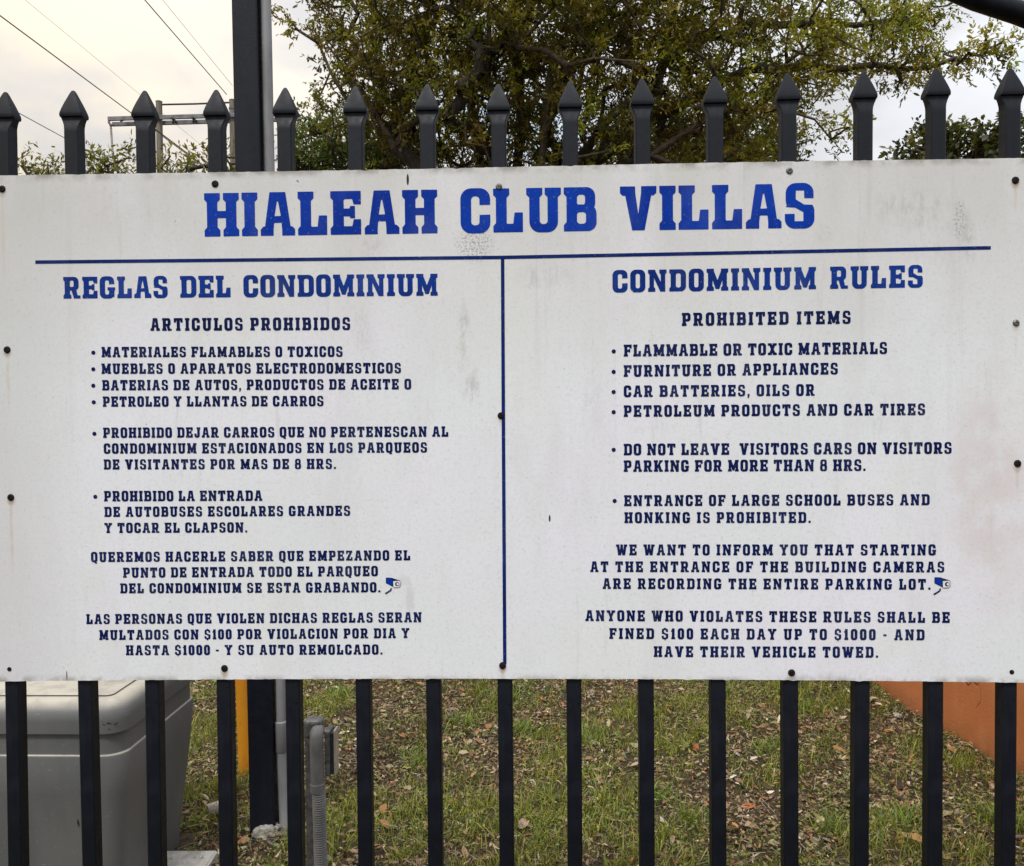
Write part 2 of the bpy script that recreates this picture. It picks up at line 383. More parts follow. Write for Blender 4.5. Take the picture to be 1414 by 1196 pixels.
    g['8'] = (.64, S(U(s_box(.03, .42, .61, 1.015, .2), s_box(0, -.015, .64, .58, .2)), s_box(.23, .60, .41, .87, .06), s_box(.22, .13, .42, .44, .06)))
    sring = S(U(s_box(.02, .40, .64, 1.015, .22), s_box(0, -.015, .66, .60, .22)),
              s_poly([(.235, .86), (.235, .64), (.43, .52), (.9, .50), (.9, .68), (.44, .68), (.44, .86)]),
              s_poly([(.425, .14), (.425, .36), (.23, .47), (-.2, .50), (-.2, .31), (.21, .31), (.21, .14)]))
    g['S'] = (.66, sring)
    g['$'] = (.66, U(sring + .006, s_box(.28, -.11, .38, .1), s_box(.28, .9, .38, 1.07)))
    g['.'] = (.20, s_box(.01, 0, .19, .18)); g[','] = (.20, U(s_box(.02, 0, .18, .17), s_poly([(.06, .02), (.18, .02), (.10, -.16), (.02, -.16)])))
    g['-'] = (.32, s_box(.02, .38, .30, .52))
    return g
def contours(F):
    """closed outlines of F < 0, by marching squares"""
    ny, nx = F.shape; seg = {}
    def cut(i0, j0, i1, j1):
        a, b = F[i0, j0], F[i1, j1]; u = a / (a - b)
        return (GX[j0] + (GX[j1] - GX[j0]) * u, GY[i0] + (GY[i1] - GY[i0]) * u)
    ins = F < 0
    code = ins[:-1, :-1] * 1 + ins[:-1, 1:] * 2 + ins[1:, 1:] * 4 + ins[1:, :-1] * 8
    pos = {}
    table = {1: [(3, 0)], 2: [(0, 1)], 3: [(3, 1)], 4: [(1, 2)], 5: [(3, 2), (1, 0)], 6: [(0, 2)], 7: [(3, 2)], 8: [(2, 3)], 9: [(2, 0)],
             10: [(0, 3), (2, 1)], 11: [(2, 1)], 12: [(1, 3)], 13: [(1, 0)], 14: [(0, 3)]}
    for i, j in zip(*np.nonzero((code > 0) & (code < 15))):
        def ed(e):
            k = [('h', i, j), ('v', i, j + 1), ('h', i + 1, j), ('v', i, j)][e]
            if k not in pos:
                pos[k] = cut(i, j, i, j + 1) if e == 0 else cut(i, j + 1, i + 1, j + 1) if e == 1 else cut(i + 1, j, i + 1, j + 1) if e == 2 else cut(i, j, i + 1, j)
            return k
        for a, b in table[int(code[i, j])]: seg[ed(a)] = ed(b)
    loops = []
    while seg:
        k0, k = next(iter(seg.items())); loop = [k0]; del seg[k0]
        while k != k0:
            loop.append(k); k = seg.pop(k, k0)
        loops.append([pos[q] for q in loop])
    return loops
def simplify(P, tol=.0042):
    P = np.array(P); n = len(P)
    far = int(np.argmax(((P - P[0]) ** 2).sum(1)))
    def dp(a, b):
        if b - a < 2: return [a]
        q = P[np.arange(a, b + 1) % n]; d = q[-1] - q[0]; L = math.hypot(*d) + 1e-12
        h = np.abs(d[0] * (q[:, 1] - q[0, 1]) - d[1] * (q[:, 0] - q[0, 0])) / L; m = int(np.argmax(h))
        return [a] if h[m] < tol else dp(a, a + m) + dp(a + m, b)
    return P[np.array(dp(0, far) + dp(far, n)) % n]
for ch, (adv, F0) in make_glyphs().items():
  for heavy in (0, 1):
    F = F0 - (.008, .020 if ch not in 'S8$XZ' else .010)[heavy]
    lp = [simplify(l) for l in contours(F) if len(l) > 6]
    lp = [l for l in lp if len(l) > 2]
    vs = [Vector((x, y, 0)) for l in lp for x, y in l]
    tr = tessellate_polygon([[Vector((x, y, 0)) for x, y in l] for l in lp])
    out = []
    for a, b, c in tr:
        ar = (vs[b] - vs[a]).cross(vs[c] - vs[a]).z
        if abs(ar) > 1e-9: out.append((a, b, c) if ar > 0 else (a, c, b))
    GLYPHS[ch, heavy] = (adv, np.array([(v.x, v.y) for v in vs]), np.array(out))

SIGN_BASE = Vector((-0.07, 0.0, 1.015))
def lettering(text, xl, xr, zl, zr, cap, mat, parent, label=None, heavy=0):
    """one line of vinyl letters from xl to xr, mid-heights zl and zr"""
    sp, k = (.20, .94) if heavy else (.38, 1.0)
    cap = cap * (1.045 if heavy else 1.02)
    W = [GLYPHS[c, 0][0] if c != ' ' else sp / k for c in text]
    track = ((xr - xl) / cap - sum(W) * k) / (len(text) - 1)
    if track < .03:                                  # narrow the letters if they would touch
        k = ((xr - xl) / cap - .05 * (len(text) - 1)) / sum(W); track = .05
    slope = (zr - zl) / (xr - xl); x = 0.0; V, Fc, n = [], [], 0
    def flush():
        nonlocal V, Fc, n
        if not V: return
        Q = np.vstack(V) * cap; X = xl + Q[:, 0]; Z = zl - cap / 2 + Q[:, 1] + slope * Q[:, 0]
        tag(link("word", np_mesh("word", np.c_[X - SIGN_BASE.x, np.full(len(X), -.0005), Z - SIGN_BASE.z], np.vstack(Fc)), mat, parent), label)
        V, Fc, n = [], [], 0
    for c, w in zip(text, W):
        if c == ' ': flush()
        else:
            _, v, f = GLYPHS[c, heavy]
            V.append(np.c_[v[:, 0] * k + x, v[:, 1]]); Fc.append(f + n); n += len(v)
        x += w * k + track
    flush()

LINES = [
    ('HIALEAH CLUB VILLAS', -0.5959, 0.4886, 1.8615, 1.8606, 0.0749, 0),
    ('REGLAS DEL CONDOMINIUM', -0.8573, -0.1775, 1.7345, 1.7310, 0.0377, 1),
    ('CONDOMINIUM RULES', 0.1347, 0.6772, 1.7325, 1.7342, 0.0376, 1),
    ('ARTICULOS PROHIBIDOS', -0.6988, -0.3356, 1.6662, 1.6634, 0.0212, 2),
    ('MATERIALES FLAMABLES O TOXICOS', -0.7896, -0.3500, 1.6175, 1.6136, 0.0175, 3),
    ('MUEBLES O APARATOS ELECTRODOMESTICOS', -0.7903, -0.2449, 1.5874, 1.5830, 0.0175, 3),
    ('BATERIAS DE AUTOS, PRODUCTOS DE ACEITE O', -0.7897, -0.2269, 1.5574, 1.5539, 0.0175, 3),
    ('PETROLEO Y LLANTAS DE CARROS', -0.7891, -0.3858, 1.5277, 1.5251, 0.0174, 3),
    ('PROHIBIDO DEJAR CARROS QUE NO PERTENESCAN AL', -0.7897, -0.1610, 1.4711, 1.4683, 0.0174, 3),
    ('CONDOMINIUM ESTACIONADOS EN LOS PARQUEOS', -0.7891, -0.1996, 1.4423, 1.4401, 0.0173, 3),
    ('DE VISITANTES POR MAS DE 8 HRS.', -0.7897, -0.3649, 1.4134, 1.4117, 0.0172, 3),
    ('PROHIBIDO LA ENTRADA', -0.7904, -0.5000, 1.3556, 1.3550, 0.0177, 3),
    ('DE AUTOBUSES ESCOLARES GRANDES', -0.7903, -0.3401, 1.3269, 1.3268, 0.0172, 3),
    ('Y TOCAR EL CLAPSON.', -0.7909, -0.5284, 1.2975, 1.2975, 0.0172, 3),
    ('QUEREMOS HACERLE SABER QUE EMPEZANDO EL', -0.8169, -0.2322, 1.2444, 1.2457, 0.0171, 3),
    ('PUNTO DE ENTRADA TODO EL PARQUEO', -0.7580, -0.2913, 1.2156, 1.2173, 0.0172, 3),
    ('DEL CONDOMINIUM SE ESTA GRABANDO.', -0.7638, -0.2872, 1.1869, 1.1878, 0.0170, 3),
    ('LAS PERSONAS QUE VIOLEN DICHAS REGLAS SERAN', -0.8280, -0.2129, 1.1305, 1.1333, 0.0171, 3),
    ('MULTADOS CON $100 POR VIOLACION POR DIA Y', -0.8045, -0.2356, 1.1012, 1.1045, 0.0170, 3),
    ('HASTA $1000 - Y SU AUTO REMOLCADO.', -0.7555, -0.2847, 1.0732, 1.0747, 0.0171, 3),
    ('PROHIBITED ITEMS', 0.2570, 0.5522, 1.6637, 1.6640, 0.0214, 2),
    ('FLAMMABLE OR TOXIC MATERIALS', 0.1540, 0.6156, 1.6097, 1.6093, 0.0196, 3),
    ('FURNITURE OR APPLIANCES', 0.1538, 0.5299, 1.5734, 1.5740, 0.0192, 3),
    ('CAR BATTERIES, OILS OR', 0.1536, 0.4892, 1.5373, 1.5366, 0.0190, 3),
    ('PETROLEUM PRODUCTS AND CAR TIRES', 0.1534, 0.6819, 1.5021, 1.5007, 0.0191, 3),
    ('DO NOT LEAVE  VISITORS CARS ON VISITORS', 0.1530, 0.7282, 1.4336, 1.4323, 0.0191, 3),
    ('PARKING FOR MORE THAN 8 HRS.', 0.1528, 0.5785, 1.4040, 1.4030, 0.0191, 3),
    ('ENTRANCE OF LARGE SCHOOL BUSES AND', 0.1531, 0.6902, 1.3422, 1.3410, 0.0182, 3),
    ('HONKING IS PROHIBITED.', 0.1535, 0.4824, 1.3118, 1.3106, 0.0181, 3),
    ('WE WANT TO INFORM YOU THAT STARTING', 0.1383, 0.7016, 1.2541, 1.2520, 0.0181, 3),
    ('AT THE ENTRANCE OF THE BUILDING CAMERAS', 0.0920, 0.7162, 1.2240, 1.2216, 0.0179, 3),
    ('ARE RECORDING THE ENTIRE PARKING LOT.', 0.1140, 0.6923, 1.1935, 1.1909, 0.0179, 3),
    ('ANYONE WHO VIOLATES THESE RULES SHALL BE', 0.0827, 0.7260, 1.1359, 1.1318, 0.0182, 3),
    ('FINED $100 EACH DAY UP TO $1000 - AND', 0.1254, 0.6820, 1.1036, 1.1008, 0.0181, 3),
    ('HAVE THEIR VEHICLE TOWED.', 0.2047, 0.6009, 1.0709, 1.0698, 0.0182, 3),
]
def vinyl(name, a, b, rough=.6):
    t = Mat(name)
    c = t.mix(t.ramp(t.noise(5, 3, stretch=(1, 1, 2)), .35, .65), a, b)
    c = t.mix(t.ramp(t.noise(13, 5, .6, stretch=(1, 1, .5), off=(4, 1, 1)), .48, .70, 0, .06), c, (.30, .34, .42))
    c = t.mix(t.ramp(t.noise(240, 4, .7), .62, .70, 0, .6), c, (.30, .33, .38))
    t.set(color=c, rough=rough, spec=.09); return t.m
INK = [vinyl("blue_vinyl", (.0006, .026, .27), (.0012, .040, .36)), vinyl("mid_blue_vinyl", (.0025, .022, .17), (.004, .036, .25)),
       vinyl("navy_vinyl_large", (.0015, .0065, .050), (.002, .010, .075)), vinyl("navy_vinyl", (.0014, .0075, .060), (.002, .010, .082)),
       vinyl("blue_rule_vinyl", (.002, .014, .11), (.003, .02, .15))]

# ---- weathered white sign panel
t = Mat("sign_panel")
def cen(x, z): return x - SIGN_BASE.x, z - SIGN_BASE.z
sx = t.n.new("ShaderNodeSeparateXYZ"); t.l.new(t.tc.outputs["Object"], sx.inputs[0])
SXo, SZo = sx.outputs[0], sx.outputs[2]
def blob(x, z, rx, rz):
    x, z = cen(x, z)
    a = t.math('MULTIPLY', t.math('SUBTRACT', SXo, x), 1 / rx); b = t.math('MULTIPLY', t.math('SUBTRACT', SZo, z), 1 / rz)
    d = t.math('ADD', t.math('MULTIPLY', a, a), t.math('MULTIPLY', b, b))
    return t.ramp(d, 0.0, 1.0, 1.0, 0.0)
g_mot = t.noise(2.6, 4, .5); g_mot2 = t.noise(4.2, 4, .55, off=(7, 1, 2)); g_spk = t.noise(210, 3, .6); g_fine = t.noise(75, 4, .65, off=(1, 5, 3))
c = t.mix(t.ramp(g_mot, .38, .62), (.735, .765, .790), (.770, .775, .835))
c = t.mix(t.ramp(g_mot2, .52, .68, 0, .55), c, (.74, .77, .745))
up = t.ramp(SZo, .48, .95)                                            # grime washed down from the top edge
c = t.mix(t.math('MULTIPLY', up, t.ramp(t.noise(7, 5, .6, stretch=(1, 1, .3), off=(2, 0, 0)), .25, .62, .4, 1)), c, (.60, .60, .585))
lf = t.math('MULTIPLY', t.ramp(SXo, -.93, -.70, 1, 0), .5); c = t.mix(lf, c, (.50, .51, .49))
c = t.mix(t.math('MULTIPLY', blob(.80, 1.36, .10, .26), t.ramp(t.noise(14, 4), .35, .6, .2, .75)), c, (.66, .60, .60))
c = t.mix(t.ramp(t.noise(150, 4, .75, off=(5, 5, 5)), .44, .68, 0, .22), c, (.50, .49, .47))
c = t.mix(t.ramp(t.noise(9, 5, .65, stretch=(1, 1, .22), off=(1, 8, 1)), .46, .66, 0, .22), c, (.58, .575, .56))
c = t.mix(t.ramp(g_spk, .61, .69, 0, .38), c, (.33, .33, .32))
c = t.mix(t.ramp(g_fine, .56, .72, 0, .25), c, (.50, .50, .47))
c = t.mix(t.ramp(t.noise(46, 2, .5, off=(8, 6, 4)), .770, .79, 0, .75), c, (.12, .11, .10))
stk = t.noise(34, 4, .6, stretch=(1, 1, .09), off=(4, 0, 0)); c = t.mix(t.ramp(stk, .60, .74, 0, .28), c, (.47, .46, .43))
grit = t.ramp(t.noise(260, 4, .7, off=(2, 2, 2)), .46, .66)
smear = t.math('MULTIPLY', t.ramp(t.noise(60, 5, .75, stretch=(1, 1, .45), off=(6, 0, 2)), .42, .68), 1.0)
for (x, z, rx, rz, s) in ((-.1106, 1.803, .035, .034, .85), (-.2963, 1.805, .022, .026, .5), (.7407, 1.830, .012, .040, .8), (.7480, 1.822, .016, .034, .5),
                          (-.1318, 1.640, .013, .075, .6), (-.1198, 1.545, .018, .045, .6), (-.3141, 1.648, .018, .045, .5), (.5000, 1.812, .02, .02, .3),
                          (.0115, 1.7454, .05, .025, .35), (.6531, 1.855, .07, .035, .42), (.697, 1.80, .05, .07, .25), (.43, 1.87, .03, .05, .22), (.76, 1.79, .012, .04, .5), (-.06, 1.02, .3, .012, .3),
                          (.52, 1.022, .12, .012, .4), (-.75, 1.88, .2, .05, .12), (.10, 1.52, .02, .05, .25), (.60, 1.50, .03, .05, .25)):
    c = t.mix(t.math('MULTIPLY', t.math('MULTIPLY', blob(x, z, rx * 1.25, rz * 1.2), grit if s > .79 else smear), s if s > .79 else s * .8), c, (.14, .13, .12) if s > .79 else (.30, .29, .27))
# smeared wipe beside the camera symbol, rust below the screws, old scratch
c = t.mix(t.math('MULTIPLY', blob(-.2335, 1.166, .010, .036), .30), c, (.42, .40, .42))
c = t.mix(t.math('MULTIPLY', blob(-.2440, 1.200, .016, .012), .22), c, (.42, .40, .42))
for (x, z, L, s) in ((-.9643, 1.622, .10, .55), (-.9639, 1.352, .14, .65), (-.9668, 1.912, .16, .35), (.8362, 1.897, .05, .6), (-.5743, 1.036, .02, .6),
                     (-.0671, 1.043, .035, .6), (.8426, 1.400, .05, .4), (.8388, 1.648, .06, .25), (.4488, 1.032, .015, .4), (-.0656, 1.494, .03, .3)):
    c = t.mix(t.math('MULTIPLY', t.math('MULTIPLY', blob(x, z - L * .42, .0042, L * .75), t.ramp(t.noise(120, 3, .6, stretch=(1, 1, .3)), .3, .6, .2, 1)), s * .65), c, (.52, .38, .23))
    c = t.mix(t.math('MULTIPLY', blob(x, z - .004, .0095, .011), s * .9), c, (.30, .17, .08))
c = t.mix(t.ramp(blob(-.2286, 1.9185, .0028, .013), .25, .45), c, (.015, .013, .012))
c = t.mix(t.ramp(blob(.0198, 1.3109, .0022, .008), .25, .45), c, (.03, .03, .03))
c = t.mix(t.ramp(blob(-.867, 1.026, .0014, .012), .25, .45), c, (.06, .05, .05))
# long faint run-off trails that start at the top edge and at the bolts
trail = t.math('MULTIPLY', t.ramp(t.noise(26, 5, .7, stretch=(1, 1, .035), off=(9, 0, 4)), .56, .70), t.ramp(SZo, .30, .93, .15, 1))
c = t.mix(t.math('MULTIPLY', trail, .30), c, (.42, .41, .385))
# dirt rim along the lower and upper edges
ed = t.math('MAXIMUM', t.ramp(SZo, .0, .016, 1, 0), t.ramp(SZo, .906, .924, 0, 1)); ed = t.math('MULTIPLY', ed, t.ramp(t.noise(22, 4, .6), .4, .62))
c = t.mix(t.math('MULTIPLY', ed, .7), c, (.22, .20, .17))
t.set(color=c, rough=t.ramp(g_fine, .3, .7, .42, .6), spec=.35)
t.bump(t.math('ADD', t.math('MULTIPLY', g_mot, 4.0), t.math('MULTIPLY', g_fine, .12)), .25, .004)
M_SIGN = t.m

sign = empty("notice_sign", SIGN_BASE)
tag(sign, "wide weathered white rules sign with blue slab lettering screwed to the black fence", "sign")
outline = []
def jag(s): return (RNG.random() - .5) * s + (RNG.random() > .96) * -.0012
N = 240
for i in range(N + 1):
    u = i / N; x = -1.006 + u * 1.870
    zb = 1.0152 + .0062 * (1 - ((x + .06) / .93) ** 2) + jag(.0007)
    outline.append((x, zb))
for i in range(N + 1):
    u = 1 - i / N; x = -1.006 + u * 1.870
    zt = 1.9378 + .0008 * math.sin(x * 5) + (RNG.random() - .5) * .0008 - (RNG.random() > .965) * .0014
    outline.append((x, zt))
bm = bmesh.new()
fv = [bm.verts.new((x - SIGN_BASE.x, 0, z - SIGN_BASE.z)) for x, z in outline]
bv = [bm.verts.new((x - SIGN_BASE.x, .004, z - SIGN_BASE.z)) for x, z in outline]
bm.faces.new(fv); bm.faces.new(bv[::-1])
for i in range(len(fv)): j = (i + 1) % len(fv); bm.faces.new((fv[i], bv[i], bv[j], fv[j]))
bmesh.ops.recalc_face_normals(bm, faces=bm.faces)
bmesh.ops.triangulate(bm, faces=[f for f in bm.faces if len(f.verts) > 4])
from_bm("panel", bm, M_SIGN, sign)

for text, xl, xr, zl, zr, cap, k in LINES:
    lab = {0: "large bright blue title word", 1: "mid blue heading word", 2: "dark navy subheading word"}.get(k)
    lettering(text, xl, xr, zl, zr, cap, INK[k], sign, lab, int(k > 1))

def flat_poly(name, pts, mat, y=-.0005, parent=sign):
    loops = pts if isinstance(pts[0][0], (tuple, list)) else [pts]
    vs = [Vector((x, z, 0)) for l in loops for x, z in l]
    tr = tessellate_polygon([[Vector((x, z, 0)) for x, z in l] for l in loops])
    F = [(a, b, c) if (vs[b] - vs[a]).cross(vs[c] - vs[a]).z > 0 else (a, c, b) for a, b, c in tr]
    V = [(v.x - SIGN_BASE.x, y, v.y - SIGN_BASE.z) for v in vs]
    return link(name, np_mesh(name, V, F), mat, parent)
def disc(cx, cz, r, n=16, rz=None): return [(cx + r * math.cos(2 * math.pi * i / n), cz + (rz or r) * math.sin(2 * math.pi * i / n)) for i in range(n)]
for (x, z) in [(-0.805, 1.6166), (-0.8057, 1.5865), (-0.8063, 1.5567), (-0.8062, 1.5267), (-0.8061, 1.4694), (-0.8069, 1.3546), (0.1359, 1.6085), (0.1356, 1.5721), (0.1354, 1.5363), (0.1352, 1.5004), (0.1348, 1.4332), (0.136, 1.3418)]:
    flat_poly("bullet", disc(x, z, .0038), INK[3])
def strip(pts, w):
    up_, dn = [], []
    for i, (x, z) in enumerate(pts):
        a = pts[max(i - 1, 0)]; b = pts[min(i + 1, len(pts) - 1)]
        dx, dz = b[0] - a[0], b[1] - a[1]; L = math.hypot(dx, dz); nx, nz = -dz / L * w / 2, dx / L * w / 2
        up_.append((x + nx, z + nz)); dn.append((x - nx, z - nz))
    return up_ + dn[::-1]
tag(flat_poly("rule_line", strip([(-.9084, 1.7816), (-.0605, 1.7778), (.7945, 1.7822)], .0062), INK[4]), "long thin blue line below the title")
tag(flat_poly("rule_line", strip([(-.0605, 1.7746), (-.0618, 1.45), (-.0631, 1.0482)], .0062), INK[4], y=-.0006), "upright blue line between the two columns")

# surveillance camera symbols, printed flat
M_WHITEINK = vinyl("white_vinyl", (.72, .73, .75), (.78, .79, .80)); M_GREYINK = vinyl("grey_vinyl", (.30, .30, .32), (.36, .36, .38))
for (cx, cz, sc) in ((-.2637, 1.1969, 1.0), (.7129, 1.1945, 1.05)):
    q = .000110 * sc                                   # metres per unit of the symbol drawing
    def I(pts): return [(cx + (x - 730) * q, cz - (y - 290) * q) for x, y in pts]
    sym = flat_poly("camera_symbol", I([(612, 213), (700, 215), (770, 238), (845, 262), (855, 272), (738, 280), (738, 372), (700, 352), (612, 305)]), INK[3], y=-.0005)
    tag(sym, "small blue and white camera symbol")
    flat_poly("symbol_body", I([(632, 225), (700, 228), (722, 250), (722, 345), (690, 335), (622, 295), (622, 235)]), INK[0], y=-.0009, parent=sym)
    flat_poly("symbol_rim", I([(732, 268), (835, 262), (858, 285), (852, 350), (825, 378), (735, 378)]), M_GREYINK, y=-.0012, parent=sym)
    flat_poly("symbol_front", I([(738, 276), (830, 270), (848, 288), (842, 345), (820, 368), (738, 368)]), M_WHITEINK, y=-.0015, parent=sym)
    flat_poly("symbol_lens", [(cx + (800 - 730) * q + 36 * q * math.cos(a), cz - (318 - 290) * q + 34 * q * math.sin(a)) for a in np.linspace(0, 2 * math.pi, 17)[:-1]], INK[3], y=-.0018, parent=sym)
    flat_poly("symbol_glint", [(cx + (808 - 730) * q + 20 * q * math.cos(a), cz - (318 - 290) * q + 20 * q * math.sin(a)) for a in np.linspace(0, 2 * math.pi, 13)[:-1]], M_WHITEINK, y=-.0021, parent=sym)
    flat_poly("symbol_bracket", strip(I([(600, 478), (650, 448), (692, 420), (700, 385)]), 24 * q), INK[3], y=-.0009, parent=sym)

# screws with pan heads; the two at the lower corners have sunk in, some are bare metal
def screw_mesh(r, h):
    bm = bmesh.new(); prof = [(r * 1.12, 0), (r * 1.08, -.0008), (r, -h * .55), (r * .72, -h * .92), (r * .36, -h), (r * .30, -h * .62), (0, -h * .62)]
    n = 14; rings = []
    for (pr, py) in prof[:-1]:
        rings.append([bm.verts.new((pr * math.cos(2 * math.pi * i / n), py, pr * math.sin(2 * math.pi * i / n))) for i in range(n)])
    c0 = bm.verts.new((0, prof[-1][1], 0))
    for a, b in zip(rings, rings[1:]):
        for i in range(n): bm.faces.new((a[i], a[(i + 1) % n], b[(i + 1) % n], b[i]))
    for i in range(n): bm.faces.new((rings[-1][i], rings[-1][(i + 1) % n], c0))
    bmesh.ops.recalc_face_normals(bm, faces=bm.faces)
    me = bpy.data.meshes.new("screw"); bm.to_mesh(me); bm.free(); return me
m_scr, m_scr_g, m_scr_s = screw_mesh(.0058, .0026), screw_mesh(.0054, .0026), screw_mesh(.0036, .0015)
m_scr.materials.append(M_SCREW); m_scr_g.materials.append(M_SCREW_G); m_scr_s.materials.append(M_SCREW)
for i, (x, z) in enumerate([(-0.9668, 1.9144), (-0.5764, 1.9168), (-0.0658, 1.9029), (0.4457, 1.922), (0.8362, 1.8988), (-0.9643, 1.6237), (-0.0656, 1.4959), (0.8388, 1.6505), (0.8426, 1.404), (-0.9639, 1.3542), (-0.5743, 1.0399), (-0.0671, 1.0455), (0.4488, 1.0329), (-0.974, 1.0382), (0.8346, 1.0345)]):
    me = m_scr_g if i in (2, 3, 7) else m_scr_s if i in (13, 14) else m_scr
    o = bpy.data.objects.new("screw", me); COL.objects.link(o); o.parent = sign
    o.location = (x - SIGN_BASE.x, -.0002, z - SIGN_BASE.z); o.rotation_euler = (random.uniform(-.08, .08), random.uniform(0, 1), random.uniform(-.08, .08))
    if i in (2, 3, 7): tag(o, "bare grey metal screw")

# ------------------------------------------------------------------ fence
FY = .0185                                            # centre plane of the pickets
fence = empty("picket_fence", (-.065, FY, 0))
tag(fence, "black steel picket fence with spear tips behind the white sign", "fence")
PICKETS = [(-0.9676, -0.9752, 2.0955), (-0.8423, -0.8375, 2.0956), (-0.7097, -0.7129, 2.0928), (-0.5778, -0.5794, 2.0914), (-0.4518, -0.4521, 2.0927), (-0.3239, -0.3227, 2.0926), (-0.1941, -0.194, 2.0938), (-0.0662, -0.0633, 2.0912), (0.0623, 0.0615, 2.0936), (0.1901, 0.1921, 2.0961), (0.3185, 0.3208, 2.0959), (0.4474, 0.4501, 2.0995), (0.5808, 0.576, 2.0993), (0.707, 0.7053, 2.1016), (0.8364, 0.835, 2.1001)]
def picket_mesh(H):
    """square tube pinched at the top into a spear: neck, sharp lip, convex point"""
    bm = bmesh.new(); w = .0132
    secs = [(0, w, w), (.2, w, w), (H * .5, w, w), (H - .078, w, w), (H - .072, w * 1.01, w * .96), (H - .0655, w * 1.09, w * .84), (H - .0585, w * 1.29, w * .68), (H - .0530, w * 1.49, w * .60), (H - .0508, w * 1.55, w * .62),
            (H - .0500, w * 1.58, w * .98), (H - .0468, w * 1.61, w * 1.05), (H - .0425, w * 1.57, w * 1.02), (H - .034, w * 1.33, w * .90), (H - .023, w * .98, w * .70), (H - .012, w * .60, w * .46), (H - .005, w * .36, w * .30), (H - .0012, w * .20, w * .18), (H, w * .06, w * .05)]
    rings = []
    for z, a, b in secs:
        c = .16 * min(a, b)
        rings.append([bm.verts.new((x, y, z)) for x, y in ((-a + c, -b), (a - c, -b), (a, -b + c), (a, b - c), (a - c, b), (-a + c, b), (-a, b - c), (-a, -b + c))])
    for r0, r1 in zip(rings, rings[1:]):
        for k in range(8): bm.faces.new((r0[k], r0[(k + 1) % 8], r1[(k + 1) % 8], r1[k]))
    bm.faces.new(rings[0][::-1]); bm.faces.new(rings[-1])
    bmesh.ops.recalc_face_normals(bm, faces=bm.faces)
    return bm
def split_picket(H):
    bm = picket_mesh(H); me = bpy.data.meshes.new("picket"); bm.to_mesh(me); bm.free()
    out = []
    for name, keep in (("picket", lambda z: z < H - .066), ("spear_head", lambda z: z >= H - .066)):
        b = bmesh.new(); b.from_mesh(me)
        kill = [f for f in b.faces if not keep(f.calc_center_median().z)]
        bmesh.ops.delete(b, geom=kill, context='FACES')
        m2 = bpy.data.meshes.new(name); b.to_mesh(m2); b.free(); m2.materials.append(M_FENCE)
        m2.polygons.foreach_set("use_smooth", [True] * len(m2.polygons)); m2.set_sharp_from_angle(angle=math.radians(22 if name == "picket" else 27))
        out.append(m2)
    return out
BODY, HEAD = split_picket(2.07)                       # standing 25 mm clear of the ground
lo_x = [PICKETS[0][0] - .127 * k for k in (5, 4, 3, 2, 1)]; hi_x = [PICKETS[-1][0] + .127 * k for k in (1, 2, 3, 4, 5, 6)]
rows = [(x, x, 2.095) for x in lo_x] + list(PICKETS) + [(x, x, 2.10) for x in hi_x]
for k, (xt, xb, zt) in enumerate(rows):
    p = bpy.data.objects.new("picket", BODY); COL.objects.link(p); p.parent = fence
    s = bpy.data.objects.new("spear_head", HEAD); COL.objects.link(s); s.parent = p
    lean = (xt - xb) / (zt - .85)                     # pickets lean a few millimetres
    x0 = xb - lean * .85
    p.location = (x0 + .065, random.uniform(-.0012, .0012), zt - 2.07)
    p.rotation_euler = (0, math.atan(lean), random.uniform(-.02, .02))
for z in (1.80, 1.12, .22):
    bm = bmesh.new(); add_box(bm, lo_x[0] - .06, .0335, z - .019, hi_x[-1] + .06, .0665, z + .019, .003, 1)
    bmesh.ops.translate(bm, verts=bm.verts, vec=(.065, -FY, 0)); from_bm("rail", bm, M_FENCE, fence)

# ------------------------------------------------------------------ things behind the fence
# tall square gate post
pb = on_ground(367, 1147); Yp = pb[1]
post = empty("gate_post", (pb[0], Yp, 0)); tag(post, "tall square black steel post behind the fence with grey conduit alongside", "post")
bm = bmesh.new(); add_box(bm, -.044, -.044, -.05, .044, .044, 3.9, .005, 2)
o = from_bm("post_tube", bm, M_POST, post)
bm = bmesh.new(); add_box(bm, -.054, -.054, 3.9, .054, .054, 3.93, .006, 2); add_box(bm, -.03, -.03, 3.93, .03, .03, 3.945, .006, 2); from_bm("post_cap", bm, M_POST, post)
bm = bmesh.new(); add_box(bm, -.075, -.075, -.02, .075, .075, .006, .002, 1); from_bm("base_plate", bm, M_POST, post)
tp = at(342, 0, Yp); LEAN = math.atan((tp[0] - pb[0]) / (tp[2])); post.rotation_euler = (0, LEAN, math.radians(3))

# grey conduit riding beside the post
cq = np.array([pb[0] + .066, Yp - .005, 0]); cb = empty("service_conduit", tuple(cq)); tag(cb, "pale grey plastic conduit rising beside the tall black post", "pipe")
tube_obj("upper_pipe", [(0, 0, .34), (0, 0, 2), (0, 0, 3.75)], .0185, M_PVC, cb, 16)
tube_obj("coupling", [(0, 0, .29), (0, 0, .296), (0, 0, .40), (0, 0, .404)], [.019, .0235, .0235, .019], M_PVC, cb, 16)
tube_obj("lower_pipe", [(.0, 0, .31), (.003, 0, .15), (.010, -.01, 0.03), (.018, -.02, -.05)], .0195, M_PVC, cb, 16)
for z in (1.25,):
    bm = bmesh.new(); add_tube(bm, [(0, 0, z), (0, 0, z + .02)], .0205, 16); add_box(bm, -.034, -.012, z, -.018, .002, z + .02, .001, 1); from_bm("pipe_strap", bm, M_ALU, cb)
cb.rotation_euler = (0, LEAN, 0)

